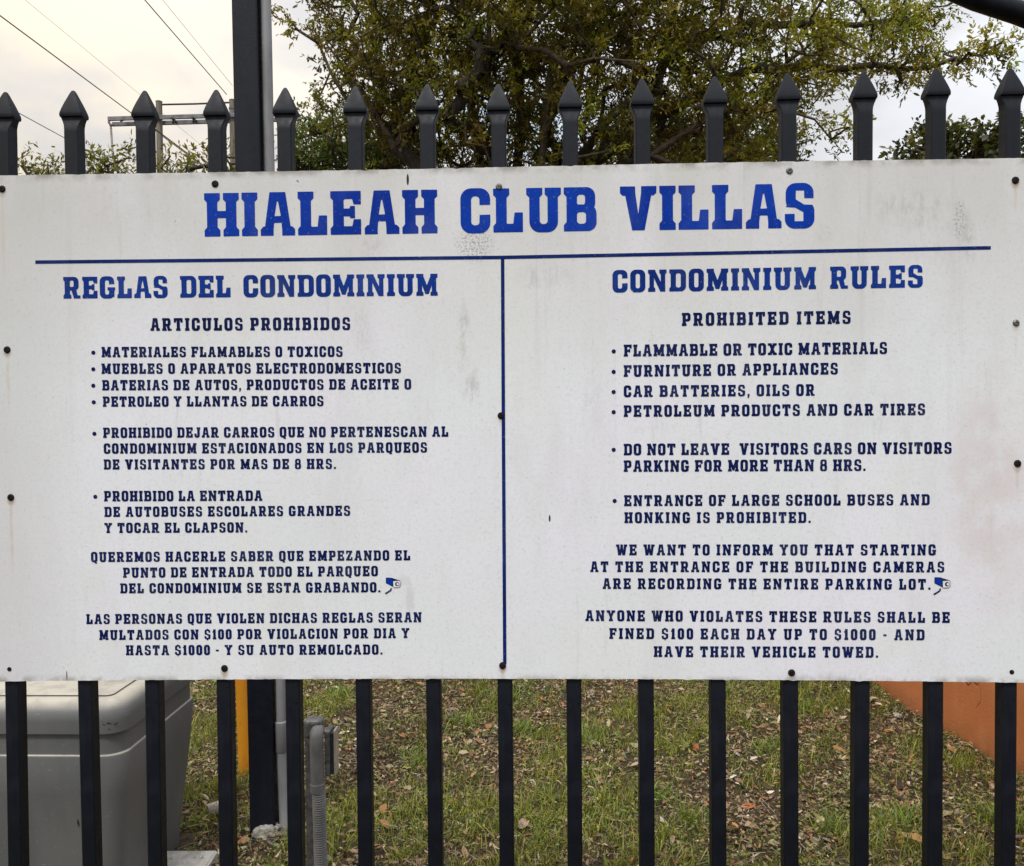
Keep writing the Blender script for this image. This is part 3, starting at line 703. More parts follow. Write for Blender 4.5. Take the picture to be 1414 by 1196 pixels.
# yellow-orange marker post
ob = on_ground(340, 1066); mk = tube_obj("marker_post", [(0, 0, -.03), (0, 0, .5), (0, 0, 1.02), (0, 0, 1.08), (0, 0, 1.10)], [.031, .031, .031, .026, .008], M_ORANGEPOLE, None, 18, tuple((ob[0], ob[1], 0)))
mk.rotation_euler = (.01, -.015, 0)
tag(mk, "round yellow-orange marker post beside the tall black post", "marker post")

# second riser with junction, receptacle box and corrugated conduit
Yc = .80
rc = at(437, 1005, Yc); rz = rc[2]
out = empty("outlet_riser", (rc[0], Yc, 0)); tag(out, "grey conduit riser with outlet box and corrugated flexible pipe behind the fence", "conduit")
tube_obj("riser", [(-.022, .035, -.03), (-.022, .035, rz - .01)], .0105, M_PVCD, out)
bm = bmesh.new(); add_box(bm, -.037, .018, -.03, -.031, .052, rz - .01, .001, 1); add_box(bm, -.037, .012, -.03, -.012, .018, rz - .01, .001, 1)
from_bm("strut_channel", bm, M_ALU, out)
bm = bmesh.new(); add_box(bm, -.040, .006, rz - .035, .012, .05, rz + .018, .012, 3); add_tube(bm, [(-.022, .035, rz - .07), (-.022, .035, rz - .02)], .0145, 12)
from_bm("conduit_body", bm, M_ALU, out, smooth=math.radians(40))
p = [(0, .020, rz - .008)] + [(0, .020 - .020 * math.sin(a), rz - .012 + .012 * math.cos(a) - .012) for a in np.linspace(.3, math.pi / 2, 5)] + [(0, 0, rz - .05), (.001, 0, rz - .18)]
tube_obj("elbow", p, .0190, M_FLEX, out, 16)
bm = bmesh.new(); pts = []; rad = []
z = rz - .175
while z > -.02:
    pts += [(.001 + .012 * math.sin((rz - z) * 2.2) * .6, 0, z), (.001 + .012 * math.sin((rz - z) * 2.2) * .6, 0, z - .0035)]; rad += [.0192, .0170]; z -= .0065
add_tube(bm, pts, rad, 14); bmesh.ops.recalc_face_normals(bm, faces=bm.faces); from_bm("flexible_conduit", bm, M_FLEX, out)
for z in (rz - .155,): tube_obj("conduit_collar", [(.001, 0, z), (.001, 0, z - .002), (.001, 0, z - .024), (.001, 0, z - .026)], [.0190, .0208, .0208, .0190], M_FLEX, out, 14)
bm = bmesh.new(); add_box(bm, .0205, .004, rz - .140, .036, .058, rz - .012, .004, 2); bx = from_bm("outlet_box", bm, M_ALU, out)
bm = bmesh.new(); add_box(bm, .036, .008, rz - .135, .044, .054, rz - .018, .001, 1); from_bm("gasket", bm, M_RUBBER, bx)
bm = bmesh.new(); add_box(bm, .0442, .010, rz - .142, .0500, .050, rz - .012, .003, 2); cv = from_bm("cover_plate", bm, M_COVER, bx); cv.rotation_euler = (0, 0, 0)
bm = bmesh.new(); add_box(bm, -.018, -.006, rz - .10, -.0125, .03, rz - .03, .002, 1); from_bm("mounting_bracket", bm, M_ALU, out)

# grey polymer utility box
def rrect(x0, y0, x1, y1, r, n=8):
    P = []
    for cx, cy, a0 in ((x1 - r, y0 + r, -90), (x1 - r, y1 - r, 0), (x0 + r, y1 - r, 90), (x0 + r, y0 + r, 180)):
        for i in range(n + 1):
            a = math.radians(a0 + 90 * i / n); P.append((cx + r * math.cos(a), cy + r * math.sin(a)))
    return P
def loft(bm, secs):
    rings = [[bm.verts.new((x, y, z)) for x, y in rrect(-w / 2 + ix, iy, w / 2 - ix, d - iy, r)] for (z, w, d, ix, iy, r) in secs]
    n = len(rings[0])
    for a, b in zip(rings, rings[1:]):
        for k in range(n): bm.faces.new((a[k], a[(k + 1) % n], b[(k + 1) % n], b[k]))
    bm.faces.new(rings[0][::-1]); bm.faces.new(rings[-1]); bmesh.ops.recalc_face_normals(bm, faces=bm.faces)
BW, BD = 1.00, .56
box = empty("utility_box", (-1.228 - BW / 2, .90, -.022)); tag(box, "large grey plastic utility box with rounded pale-topped lid behind the fence", "utility box")
bm = bmesh.new(); loft(bm, [(-.03, BW, BD, .05, .05, .05), (.05, BW, BD, .046, .046, .05), (.40, BW, BD, .012, .012, .055), (.515, BW, BD, .003, .003, .06), (.520, BW, BD, .005, .005, .06), (.5225, BW, BD, .011, .011, .06), (.583, BW, BD, .012, .012, .06)])
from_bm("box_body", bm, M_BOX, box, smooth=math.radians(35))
bm = bmesh.new(); LZ = .588
prof = [(0.0, .006), (.0, .000), (.036, .000)] + [(.036 + .055 * math.sin(a), .0 + .055 * (1 - math.cos(a))) for a in np.linspace(.15, math.pi / 2, 8)]
secs = [(LZ, BW, BD, .006, .006, .06)] + [(LZ + z, BW, BD, i, i, max(.064 - i, .022)) for z, i in prof[1:]]
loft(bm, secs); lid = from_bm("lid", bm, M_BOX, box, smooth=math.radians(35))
LT = LZ + .091
bm = bmesh.new(); loft(bm, [(LT - .004, BW, BD, .062, .062, .02), (LT + .0045, BW, BD, .062, .062, .02), (LT + .0065, BW, BD, .066, .066, .018)])
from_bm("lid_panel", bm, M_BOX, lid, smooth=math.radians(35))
bm = bmesh.new(); loft(bm, [(.584, BW, BD, .022, .022, .045), (.590, BW, BD, .022, .022, .045)]); from_bm("lid_gasket", bm, M_RUBBER, box)
# gouges in the lid corner
def gouge(p, q, w):
    bm = bmesh.new(); p, q = Vector(p), Vector(q); d = (q - p); nrm = Vector((0, -1, 0)); s = d.cross(nrm).normalized() * w
    vs = [bm.verts.new(v) for v in (p, p + d * .5 + s, q, p + d * .5 - s * .6)]; bm.faces.new(vs); return from_bm("gouge", bm, M_RUBBER, lid)
XR = BW / 2
gouge((XR - .049, .0004, LZ + .034), (XR - .034, .0050, LZ + .030), .0026); gouge((XR - .031, .0055, LZ + .026), (XR - .017, .0145, LZ + .031), .0034)
gouge((XR - .060, -.0013, LZ + .031), (XR - .050, -.0006, LZ + .028), .0018); gouge((XR - .045, .0010, LZ + .016), (XR - .036, .0040, LZ + .014), .0016)
gouge((XR - .150, .0170, .330), (XR - .147, .0195, .300), .0030); gouge((XR - .058, .0050, .500), (XR - .052, .0080, .488), .003)
# things lying on the ground
pl = on_ground(287, 1121, .02)
lp = bmesh.new(); d = Vector((.085, .055, .010)); add_tube(lp, [(0, 0, 0), d], .0215, 16, caps=False); 
o = from_bm("pipe_offcut", lp, M_PIPE, None, (pl[0], pl[1], .022), smooth=math.radians(50))
sm = o.modifiers.new("wall", 'SOLIDIFY'); sm.thickness = .003; sm.offset = -1
tag(o, "short pale plastic pipe offcut lying in the dead leaves", "pipe offcut")
def rock(name, px, py, r, seed, mat, squash=.6):
    g = on_ground(px, py); bm = bmesh.new(); bmesh.ops.create_icosphere(bm, subdivisions=4, radius=1)
    R2 = random.Random(seed); off = Vector((R2.random() * 9, R2.random() * 9, 3))
    from mathutils import noise as mn
    for v in bm.verts:
        n = v.co.normalized(); q = 1 + .35 * mn.noise(n * 1.6 + off) + .16 * mn.noise(n * 4 + off) + .06 * mn.noise(n * 11 + off)
        q = min(q, 1.08); v.co = Vector((n.x * r * q * 1.2, n.y * r * q, n.z * r * q * squash))
    return from_bm(name, bm, mat, None, (g[0], g[1], r * .25), smooth=math.radians(25))
tag(rock("rock", 370, 1154, .044, 3, M_ROCK, .75), "pale pitted rock at the foot of the tall black post", "rock")
sl = on_ground(262, 1193); bm = bmesh.new(); add_box(bm, -.16, -.20, -.02, .075, .04, .035, .006, 2)
for v in bm.verts: v.co += Vector((random.uniform(-.003, .003), random.uniform(-.003, .003), random.uniform(-.002, .002)))
o = from_bm("concrete_block", bm, M_SLAB, None, (sl[0] + .012, sl[1] - .02, 0)); o.rotation_euler = (0, 0, .05)
tag(o, "pale concrete block on the ground beside the grey utility box", "block")
SMALL = [(520, 1150, .013, 11), (436, 1190, .016, 12), (610, 1165, .014, 13), (1240, 990, .017, 14), (1125, 1162, .013, 15), (1143, 1173, .011, 16), (497, 1187, .018, 17), (1170, 1075, .010, 18)]
SLAB_T = ["small white stone just right of the sixth picket from the left", "small white stone beside the corrugated conduit", "small white stone just right of the seventh picket from the left", "white stone near the foot of the orange wall",
          "white stone in the grass between the third and fourth pickets from the right", "smaller white stone in the grass between the third and fourth pickets from the right", "chunky white stone low in the leaves right of the conduit", "tiny white stone in the middle of the grass below the orange wall"]
for (px, py, r, sd), lab in zip(SMALL, SLAB_T): tag(rock("stone", px, py, r, sd, M_ROCK, .6), lab, "stone", "small pale stones lying in the leaf litter")

# orange stucco wall running away from the fence
g0, g1 = on_ground(1414, 1075), on_ground(1205, 945)
d = Vector((g1[0] - g0[0], g1[1] - g0[1], 0)); d.normalize()
A = Vector((g0[0], g0[1], 0)) - d * 1.7; B = Vector((g0[0], g0[1], 0)) + d * 4.2; L = (B - A).length
wall = empty("garden_wall", A); tag(wall, "orange stucco wall running back from the fence at the edge of the grass", "wall")
wall.rotation_euler = (0, 0, math.atan2(d.y, d.x))
bm = bmesh.new(); add_box(bm, 0, -.18, -.08, L, 0, .94, .006, 1)
from_bm("wall_body", bm, M_STUCCO, wall)
bm = bmesh.new(); add_box(bm, -.02, -.205, .9405, L + .02, .025, 1.0, .012, 2); from_bm("coping", bm, M_STUCCO, wall)

# sloping dark steel bar crossing the upper right corner
Yb = .42
bar = empty("gate_brace", tuple(at(1500, 66, Yb))); tag(bar, "dark round steel brace sloping across the sky at the upper right", "brace")
c0 = Vector(at(1500, 66, Yb))
pts = [Vector(at(x, y, Yb)) - c0 for x, y in ((1180, -80), (1260, -39), (1350, -1), (1405, 17), (1460, 38), (1530, 64), (1640, 106))]
tube_obj("brace_tube", pts, .0245, M_FENCE, bar, 20)
pe = pts[-1]; bm = bmesh.new(); add_box(bm, pe.x - .05, pe.y - .05, -c0.z - .05, pe.x + .05, pe.y + .05, pe.z + .15, .005, 2); from_bm("brace_post", bm, M_POST, bar)

# ------------------------------------------------------------------ ground
def h_noise(x, y):
    return (.012 * np.sin(x * 3.1 + 1.3 * np.sin(y * 2.2)) * np.sin(y * 2.7 + .7) + .006 * np.sin(x * 9.7 + y * 4.1) * np.sin(y * 11.3 - x * 3) + .003 * np.sin(x * 27 + 3 * np.sin(y * 19)) * np.sin(y * 31))
def ground_z(x, y):
    w = np.clip((y - .2) / .6, 0, 1) * np.clip((14 - y) / 4, 0, 1)
    return h_noise(x, y) * w
def graded(a, b, step, far, growth=1.35):
    c = list(np.arange(a, b + 1e-6, step)); s = step
    while c[-1] < far: s *= growth; c.append(c[-1] + s)
    s = step
    while c[0] > -far: s *= growth; c.insert(0, c[0] - s)
    return np.array(c)
gx, gy = graded(-3.2, 3.4, .04, 420), graded(.2, 8.0, .04, 420)
XX, YY = np.meshgrid(gx, gy); ZZ = ground_z(XX, YY)
V = np.c_[XX.ravel(), YY.ravel(), ZZ.ravel()]; nx_, ny_ = len(gx), len(gy)
ii, jj = np.meshgrid(np.arange(nx_ - 1), np.arange(ny_ - 1)); a = (jj * nx_ + ii).ravel()
ground = link("ground", np_mesh("ground", V, np.c_[a, a + 1, a + nx_ + 1, a + nx_], smooth=True), M_SOIL)
tag(ground, "leaf strewn earth of the garden strip behind the fence", kind="structure")

BX = (-1.228 - BW - .06, -1.228 + .0, .88, .90 + BD)                      # keep plants out of the box
def keep_out(x, y):
    m = (x > BX[0]) & (x < BX[1]) & (y > BX[2]) & (y < BX[3])
    wd = np.array([d.x, d.y]); # side of wall
    sx_ = (x - A.x) * WD[1] - (y - A.y) * WD[0]
    return m | (sx_ > -.01)
WD = (B - A).normalized()
def fbm(x, y, s, seed):
    r = np.random.default_rng(seed); o = np.zeros_like(x)
    for k in range(14):
        th = r.random() * 6.283; f = s * (.6 + 1.6 * r.random()); o += np.sin((x * math.cos(th) + y * math.sin(th)) * f + r.random() * 6.283 + 1.2 * np.sin(x * f * .37 + k) )
    return o / 5.0
def scatter(n, ylo=.35, yhi=7.5, bias=1.0, dens=None, seed=1):
    """positions, thicker where the eye can see them"""
    r = np.random.default_rng(seed); X = [];
    x = r.uniform(-3.0, 3.0, n * 4); y = ylo + (yhi - ylo) * r.random(n * 4) ** 1.25
    ok = ~keep_out(x, y) & (np.abs(x) < .95 + .66 * (y + 1.5))
    if dens is not None: ok &= r.random(len(x)) < dens(x, y)
    x, y = x[ok][:n], y[ok][:n]; return x, y, r
GREEN = lambda x, y: np.clip(.50 + .50 * fbm(x, y, 2.6, 5) + .55 * fbm(x, y, 11, 6), .03, 1)
def euler_mats(rz, rx, ry):
    cz, sz, cx, sx, cy, sy = np.cos(rz), np.sin(rz), np.cos(rx), np.sin(rx), np.cos(ry), np.sin(ry)
    n = len(rz); Rz = np.zeros((n, 3, 3)); Rz[:, 0, 0] = cz; Rz[:, 0, 1] = -sz; Rz[:, 1, 0] = sz; Rz[:, 1, 1] = cz; Rz[:, 2, 2] = 1
    Rx = np.zeros((n, 3, 3)); Rx[:, 0, 0] = 1; Rx[:, 1, 1] = cx; Rx[:, 1, 2] = -sx; Rx[:, 2, 1] = sx; Rx[:, 2, 2] = cx
    Ry = np.zeros((n, 3, 3)); Ry[:, 1, 1] = 1; Ry[:, 0, 0] = cy; Ry[:, 0, 2] = sy; Ry[:, 2, 0] = -sy; Ry[:, 2, 2] = cy
    return Rz @ Rx @ Ry
def instance_np(base, faces, pos, R, scale):
    n, k = len(pos), len(base)
    V = np.einsum('nij,nkj->nki', R, base[None] * scale[:, None, :]) + pos[:, None, :]
    F = (faces[None] + (np.arange(n) * k)[:, None, None]).reshape(-1, faces.shape[1])
    return V.reshape(-1, 3), F
# dry leaf: 8 vertices, curled along the midrib
LEAF = np.array([(-.5, 0, 0), (-.18, -.25, .10), (-.18, .25, .13), (-.15, 0, -.02), (.2, -.22, .12), (.2, .22, .08), (.18, 0, .0), (.55, 0, .06)])
LEAFF = np.array([(0, 1, 3), (0, 3, 2), (1, 4, 6), (1, 6, 3), (3, 6, 5), (3, 5, 2), (4, 7, 6), (6, 7, 5)])
def palette(r, n, cols, w, jit=.18):
    i = r.choice(len(cols), n, p=np.array(w) / sum(w)); c = np.array(cols)[i]
    return np.clip(c * (1 + jit * r.standard_normal((n, 1))) * (1 + .06 * r.standard_normal((n, 3))), .004, .9)
DRYC = [(.37, .245, .145), (.50, .38, .25), (.25, .15, .085), (.075, .045, .028), (.40, .18, .085), (.66, .58, .46), (.29, .225, .15), (.34, .26, .085)]
n = 95000
x, y, r = scatter(n, dens=lambda x, y: np.clip(1.05 - .75 * GREEN(x, y), .22, 1), seed=21); n = len(x)
L = np.clip(r.lognormal(math.log(.0175), .45, n), .006, .048)
R = euler_mats(r.uniform(0, 6.28, n), r.normal(0, .45, n) + (r.random(n) < .5) * math.pi, r.normal(0, .40, n))
pos = np.c_[x, y, ground_z(x, y) + .003 + r.random(n) ** 2 * .022]
V, F = instance_np(LEAF, LEAFF, pos, R, np.c_[L, L * r.uniform(.45, 1.0, n), L * r.uniform(.4, 1.7, n)])
Cc = palette(r, n, DRYC, [5, 3.0, 5, 5, 1.4, .9, 4, 1.2])
lt = link("leaf_litter", np_mesh("leaf_litter", V, F, np.repeat(Cc, 8, 0)), M_DRY)
tag(lt, "brown and tan dead leaves covering the earth behind the fence", "leaf litter", kind="stuff")
# twigs, straw and bits
n = 15000; x, y, r = scatter(n, seed=23); n = len(x)
TW = np.array([(-.5, 0, 0), (0, .03, .03), (.5, 0, 0), (-.5, .03, 0), (0, .06, .03), (.5, .03, 0)]); TWF = np.array([(0, 1, 4), (0, 4, 3), (1, 2, 5), (1, 5, 4)])
L = r.uniform(.02, .09, n)
V, F = instance_np(TW, TWF, np.c_[x, y, ground_z(x, y) + .01 + .02 * r.random(n)], euler_mats(r.uniform(0, 6.28, n), r.normal(0, .6, n), r.normal(0, .3, n)), np.c_[L, np.full(n, .05), L])
Cc = palette(r, n, [(.42, .35, .25), (.25, .19, .12), (.10, .07, .05), (.5, .46, .38)], [3, 3, 3, 1])
tag(link("fallen_twigs", np_mesh("fallen_twigs", V, F, np.repeat(Cc, 6, 0)), M_DRY), "thin straw coloured twigs scattered through the dead leaves", "twigs", kind="stuff")
# grass blades
n = 165000; x, y, r = scatter(n, dens=lambda x, y: GREEN(x, y) ** 1.6 * (.35 + .65 * (fbm(x, y, 26, 9) > .1)), seed=31); n = len(x)
BL = np.array([(-.5, 0, 0), (.5, 0, 0), (-.42, .10, .45), (.42, .10, .45), (-.25, .38, .82), (.25, .38, .82), (0, .75, .98)])
BLF = np.array([(0, 1, 3), (0, 3, 2), (2, 3, 5), (2, 5, 4), (4, 5, 6)])
Hh = np.clip(r.lognormal(math.log(.024), .45, n), .010, .080) * (.7 + .6 * GREEN(x, y))
V, F = instance_np(BL, BLF, np.c_[x, y, ground_z(x, y)], euler_mats(r.uniform(0, 6.28, n), r.normal(0, .35, n), r.normal(0, .25, n)), np.c_[r.uniform(.0018, .0042, n), Hh * r.uniform(.5, 1.4, n), Hh])
Cc = palette(r, n, [(.20, .235, .030), (.27, .29, .040), (.11, .15, .026), (.38, .31, .10), (.36, .38, .055)], [4, 4, 4, 1.6, 2])
tag(link("grass", np_mesh("grass", V, F, np.repeat(Cc, 7, 0)), M_BLADE), "thin patchy green grass growing up through the dead leaves", "grass", kind="stuff")
# broad low weeds: little leaflets in rosettes
n = 100000; x, y, r = scatter(n, dens=lambda x, y: np.clip(.38 + .7 * fbm(x, y, 5, 15), .02, 1) * (.2 + .8 * (fbm(x, y, 20, 19) > 0)), seed=41); n = len(x)
L = r.uniform(.006, .019, n)
V, F = instance_np(LEAF, LEAFF[:], np.c_[x, y, ground_z(x, y) + .006 + .028 * r.random(n)], euler_mats(r.uniform(0, 6.28, n), r.normal(0, .5, n), r.normal(0, .5, n)), np.c_[L, L * r.uniform(.6, 1.1, n), L * .6])
Cc = palette(r, n, [(.18, .22, .038), (.25, .27, .06), (.115, .155, .036), (.30, .32, .085)], [4, 3, 4, 1])
tag(link("ground_cover", np_mesh("ground_cover", V, F, np.repeat(Cc, 8, 0)), M_BLADE), "low broad leaved weeds mixed into the grass behind the fence", "weeds", kind="stuff")
# taller brighter tufts
def tufts(spots, seed):
    r = np.random.default_rng(seed); P = []
    for (px, py, m, rad) in spots:
        g = on_ground(px, py); q = r.normal(0, rad, (m, 2)); P.append(np.c_[g[0] + q[:, 0], g[1] + q[:, 1]])
    P = np.vstack(P); n = len(P); H_ = r.uniform(.03, .085, n)
    V, F = instance_np(BL, BLF, np.c_[P, ground_z(P[:, 0], P[:, 1])], euler_mats(r.uniform(0, 6.28, n), r.normal(0, .3, n), r.normal(0, .3, n)), np.c_[r.uniform(.003, .006, n), H_, H_])
    return V, F, palette(r, n, [(.17, .24, .035), (.23, .28, .045), (.12, .19, .03)], [3, 2, 2])
V, F, Cc = tufts([(470, 962, 160, .05), (720, 1010, 130, .05), (812, 1020, 120, .06), (640, 1000, 110, .05), (1000, 960, 130, .06), (1150, 1150, 90, .03), (905, 1105, 110, .04), (1250, 1140, 100, .04), (700, 965, 120, .07),
                  (575, 1060, 80, .03), (1060, 1040, 90, .04), (955, 1130, 70, .03), (1110, 980, 90, .05), (1390, 1150, 140, .05)], 5)
tag(link("grass_tufts", np_mesh("grass_tufts", V, F, np.repeat(Cc, 7, 0)), M_BLADE), "taller bright green tufts standing out of the thin grass", "grass tufts", kind="stuff")
# the larger fallen leaves, one object each
bigm = []
for k in range(8):
    rr = np.random.default_rng(100 + k); m = 11; us = np.linspace(0, 1, m); Vv, Ff = [], []
    wv = np.sin(us ** .85 * math.pi) ** .8 * .27 * (1 + .10 * rr.standard_normal(m)); bend = rr.uniform(-.5, .9); tw = rr.uniform(-1, 1)
    for i, u in enumerate(us):
        zc = bend * (u - .5) ** 2 * .6; e = .10 + .25 * rr.random(); s = tw * (u - .5)
        Vv += [(u - .5, -wv[i], zc + e * wv[i] * 1.6 + s * wv[i]), (u - .5, 0, zc), (u - .5, wv[i], zc + e * wv[i] * 1.6 - s * wv[i])]
    for i in range(m - 1):
        for q in (0, 1): b_ = i * 3 + q; Ff.append((b_, b_ + 3, b_ + 4, b_ + 1))
    col = palette(rr, 1, [(.42, .18, .06), (.36, .23, .12), (.24, .11, .055), (.40, .31, .21), (.36, .20, .09)], [3, 3, 3, 2, 2])[0]
    me = np_mesh("fallen_leaf", Vv, Ff, np.tile(col, (len(Vv), 1)), smooth=True); me.materials.append(M_DRY); bigm.append(me)
fl_spots = [(262 + 268, 1130), (1010, 1150), (722, 1148), (960, 1040), (1160, 1046), (1100, 1020), (1215, 1112), (560, 1095), (1300, 1085), (880, 1065)]
xx, yy, rr = scatter(230, ylo=1.1, yhi=4.6, seed=77)
pts_ = [tuple(on_ground(*q)[:2]) for q in fl_spots] + list(zip(xx, yy))
for k, (a_, b_) in enumerate(pts_):
    o = bpy.data.objects.new("fallen_leaf", bigm[k % 8]); COL.objects.link(o); o.parent = ground
    o.location = (a_, b_, float(ground_z(np.array(a_), np.array(b_))) + random.uniform(.012, .028)); s = random.uniform(.032, .062) if k > 9 else .07
    o.scale = (s, s * random.uniform(.7, 1.1), s); o.rotation_euler = (random.gauss(0, .3), random.gauss(0, .3), random.uniform(0, 6.28))

# ------------------------------------------------------------------ trees
TL = np.array([(0, 0, 0), (.28, -.17, .02), (.28, .17, .02), (.62, -.19, -.02), (.62, .19, -.02), (1.0, 0, -.10)])
TLF = np.array([(0, 1, 2), (1, 3, 2), (2, 3, 4), (3, 5, 4)])
def build_tree(name, base, seeds, blobs, n_spray, leaf_len, cols, w, label, cat="tree", seed=1, spray_r=.20, per=14, subs=5, trunk_r=.16, group=None, droop=.25, leafm=None, grow=.30, width=1.0, cols2=None, fade=None):
    r = np.random.default_rng(seed)
    root = empty(name, tuple(base)); tag(root, label, cat, group)
    base = np.array(base, float)
    # attractors in the crown lobes
    wts = np.array([b[5] * b[1][0] * b[1][2] for b in [(c, rad, 0, 0, 0, q) for c, rad, q in blobs]]); wts /= wts.sum()
    idx = r.choice(len(blobs), n_spray, p=wts)
    q = r.standard_normal((n_spray, 3)); q /= np.linalg.norm(q, axis=1)[:, None]; q *= r.random((n_spray, 1)) ** .42
    T = np.array([blobs[i][0] for i in idx]) + q * np.array([blobs[i][1] for i in idx])
    # woody skeleton: seed limbs, then each spray joins its nearest branch
    nodes, parent = [base.copy()], [-1]
    def walk(frm, to):
        a = nodes[frm]; dlt = np.array(to) - a; m = max(1, int(np.linalg.norm(dlt) / grow)); cur = frm
        for k in range(1, m + 1):
            u = k / m; p = a + dlt * u + (r.standard_normal(3) * .035 * grow / .3 if k < m else 0); p[2] += .04 * np.linalg.norm(dlt) * u * (1 - u)
            nodes.append(p); parent.append(cur); cur = len(nodes) - 1
        return cur
    for chain in seeds:
        arr = np.array(nodes); cur = int(np.argmin(((arr - np.array(chain[0])) ** 2).sum(1)))
        for pnt in chain: cur = walk(cur, pnt)
    fork = np.array(seeds[0][0]); order = np.argsort(((T - fork) ** 2).sum(1)); tips = []; tdir = []
    for i in order:
        arr = np.array(nodes); dd = ((arr - T[i]) ** 2).sum(1); dd[0] = 1e9; j = int(np.argmin(dd)); k = walk(j, T[i]); tips.append(k); v = nodes[k] - nodes[j]; tdir.append(v)
    nodes = np.array(nodes); parent = np.array(parent); N_ = len(nodes)
    rad = np.zeros(N_)
    rad[tips] = .0035
    acc = np.zeros(N_)
    for i in range(N_ - 1, 0, -1):
        rr_ = max(acc[i] ** (1 / 2.2), .003); rad[i] = rr_; acc[parent[i]] += rr_ ** 2.2
    rad[0] = acc[0] ** (1 / 2.2); rad = np.minimum(rad * trunk_r / rad[0], trunk_r) ; rad = np.maximum(rad, .0025); rad[0] *= 1.25
    ch = np.nonzero(parent >= 0)[0]; pa = parent[ch]
    D = nodes[ch] - nodes[pa]; Ln = np.linalg.norm(D, axis=1, keepdims=True) + 1e-9; D = D / Ln
    ref = np.where(np.abs(D[:, 2:3]) > .9, np.array([[1., 0, 0]]), np.array([[0, 0, 1.]])); a1 = np.cross(D, ref); a1 /= np.linalg.norm(a1, axis=1, keepdims=True); a2 = np.cross(a1, D)
    def rings(sel, ns):
        ang = np.arange(ns) * 2 * math.pi / ns; c_, s_ = np.cos(ang)[None, :, None], np.sin(ang)[None, :, None]
        circ = c_ * a1[sel][:, None, :] + s_ * a2[sel][:, None, :]
        p0 = nodes[pa[sel]][:, None, :] + circ * np.minimum(rad[pa[sel]], rad[ch[sel]] * 1.35)[:, None, None] - D[sel][:, None, :] * rad[ch[sel]][:, None, None] * .3
        p1 = nodes[ch[sel]][:, None, :] + circ * rad[ch[sel]][:, None, None]
        V = np.concatenate([p0, p1], 1).reshape(-1, 3); k = np.arange(ns); f = np.c_[k, (k + 1) % ns, ns + (k + 1) % ns, ns + k]
        return V, (f[None] + (np.arange(sel.sum()) * 2 * ns)[:, None, None]).reshape(-1, 4)
    big = rad[ch] > .035
    V, F = rings(big, 10); link("trunk", np_mesh("trunk", V - base, F, smooth=True), M_BARK, root)
    # leafy sprays
    M_ = len(tips); tp_ = nodes[tips]; td = np.array(tdir); td /= np.linalg.norm(td, axis=1, keepdims=True) + 1e-9
    outw = tp_ - (fork + np.array([0, 0, .3])); outw /= np.linalg.norm(outw, axis=1, keepdims=True)
    K = M_ * subs
    sd = np.repeat(td * .5 + outw * .7, subs, 0) + r.standard_normal((K, 3)) * .75; sd[:, 2] -= droop; sd /= np.linalg.norm(sd, axis=1, keepdims=True)
    so = np.repeat(tp_, subs, 0) + r.standard_normal((K, 3)) * spray_r * .25; sl_ = spray_r * r.uniform(.6, 1.35, (K, 1)); se = so + sd * sl_; se[:, 2] -= droop * .15 * spray_r
    V1, F1 = rings(~big, 4)
    # sub-twigs as thin three-sided slivers
    rf = np.cross(sd, np.array([[.2, .1, 1.]])); rf /= np.linalg.norm(rf, axis=1, keepdims=True) + 1e-9; w_ = .0016 * (leaf_len / .045)
    V2 = np.stack([so - rf * w_, so + rf * w_, se], 1).reshape(-1, 3); F2 = np.arange(len(V2)).reshape(-1, 3)
    F2 = np.c_[F2, F2[:, 2]]
    me = np_mesh("branches", V1 - base, F1, smooth=True); tag(link("branches", me, M_TWIG, root), kind="stuff")
    me = np_mesh("twigs", V2 - base, F2[:, :3]); tag(link("twigs", me, M_TWIG2, root), kind="stuff")
    # leaves alternate along each sub-twig, leaning outward
    n = K * per; u = np.tile((np.arange(per) + .6) / per, K) + r.normal(0, .04, n)
    p = np.repeat(so, per, 0) + np.repeat(se - so, per, 0) * u[:, None]
    dirv = np.repeat(sd, per, 0) * .55 + r.standard_normal((n, 3)) * .62; dirv[:, 2] -= droop * .3; dirv /= np.linalg.norm(dirv, axis=1, keepdims=True)
    up = r.standard_normal((n, 3)) * .55 + np.array([0, 0, 1.]); sdv = np.cross(up, dirv); sdv /= np.linalg.norm(sdv, axis=1, keepdims=True) + 1e-9; nv = np.cross(dirv, sdv)
    R = np.stack([dirv, sdv, nv], 2); Ls = leaf_len * np.clip(r.lognormal(0, .25, n), .5, 1.8)
    V, F = instance_np(TL, TLF, p, R, np.c_[Ls, Ls * width, Ls])
    sc = palette(r, M_, cols, w, .16)
    if cols2:                                        # lighter yellow-green palette grows likelier towards one end of the crown
        s2 = palette(r, M_, cols2, w, .16); pick = r.random(M_) < np.clip((tp_[:, 0] - fade[0]) / (fade[1] - fade[0]), .10, .92); sc = np.where(pick[:, None], s2, sc)
    Cc = np.repeat(np.repeat(sc, subs, 0), per, 0) * (1 + .16 * r.standard_normal((n, 1))); Cc = np.clip(Cc, .005, .6)
    cr = link("crown", np_mesh("crown", V - base, F, np.repeat(Cc, 6, 0)), leafm or M_LEAF, root)
    return root
def lobe(px, py, y, rx, ry, depth, dens=1.0):
    c = at(px, py, y); s = (y + 1.49) / 1150.0
    return (c, (rx * s, depth, ry * s), dens)
OAK = [(.135, .118, .013), (.19, .165, .018), (.085, .074, .011), (.165, .120, .018), (.20, .215, .026)]
OAK2 = [(.26, .26, .026), (.33, .31, .034), (.19, .20, .022), (.28, .22, .028), (.13, .135, .016)]
Y0 = 6.9
b0 = at(705, 700, Y0); b0 = (b0[0], Y0, -.05)
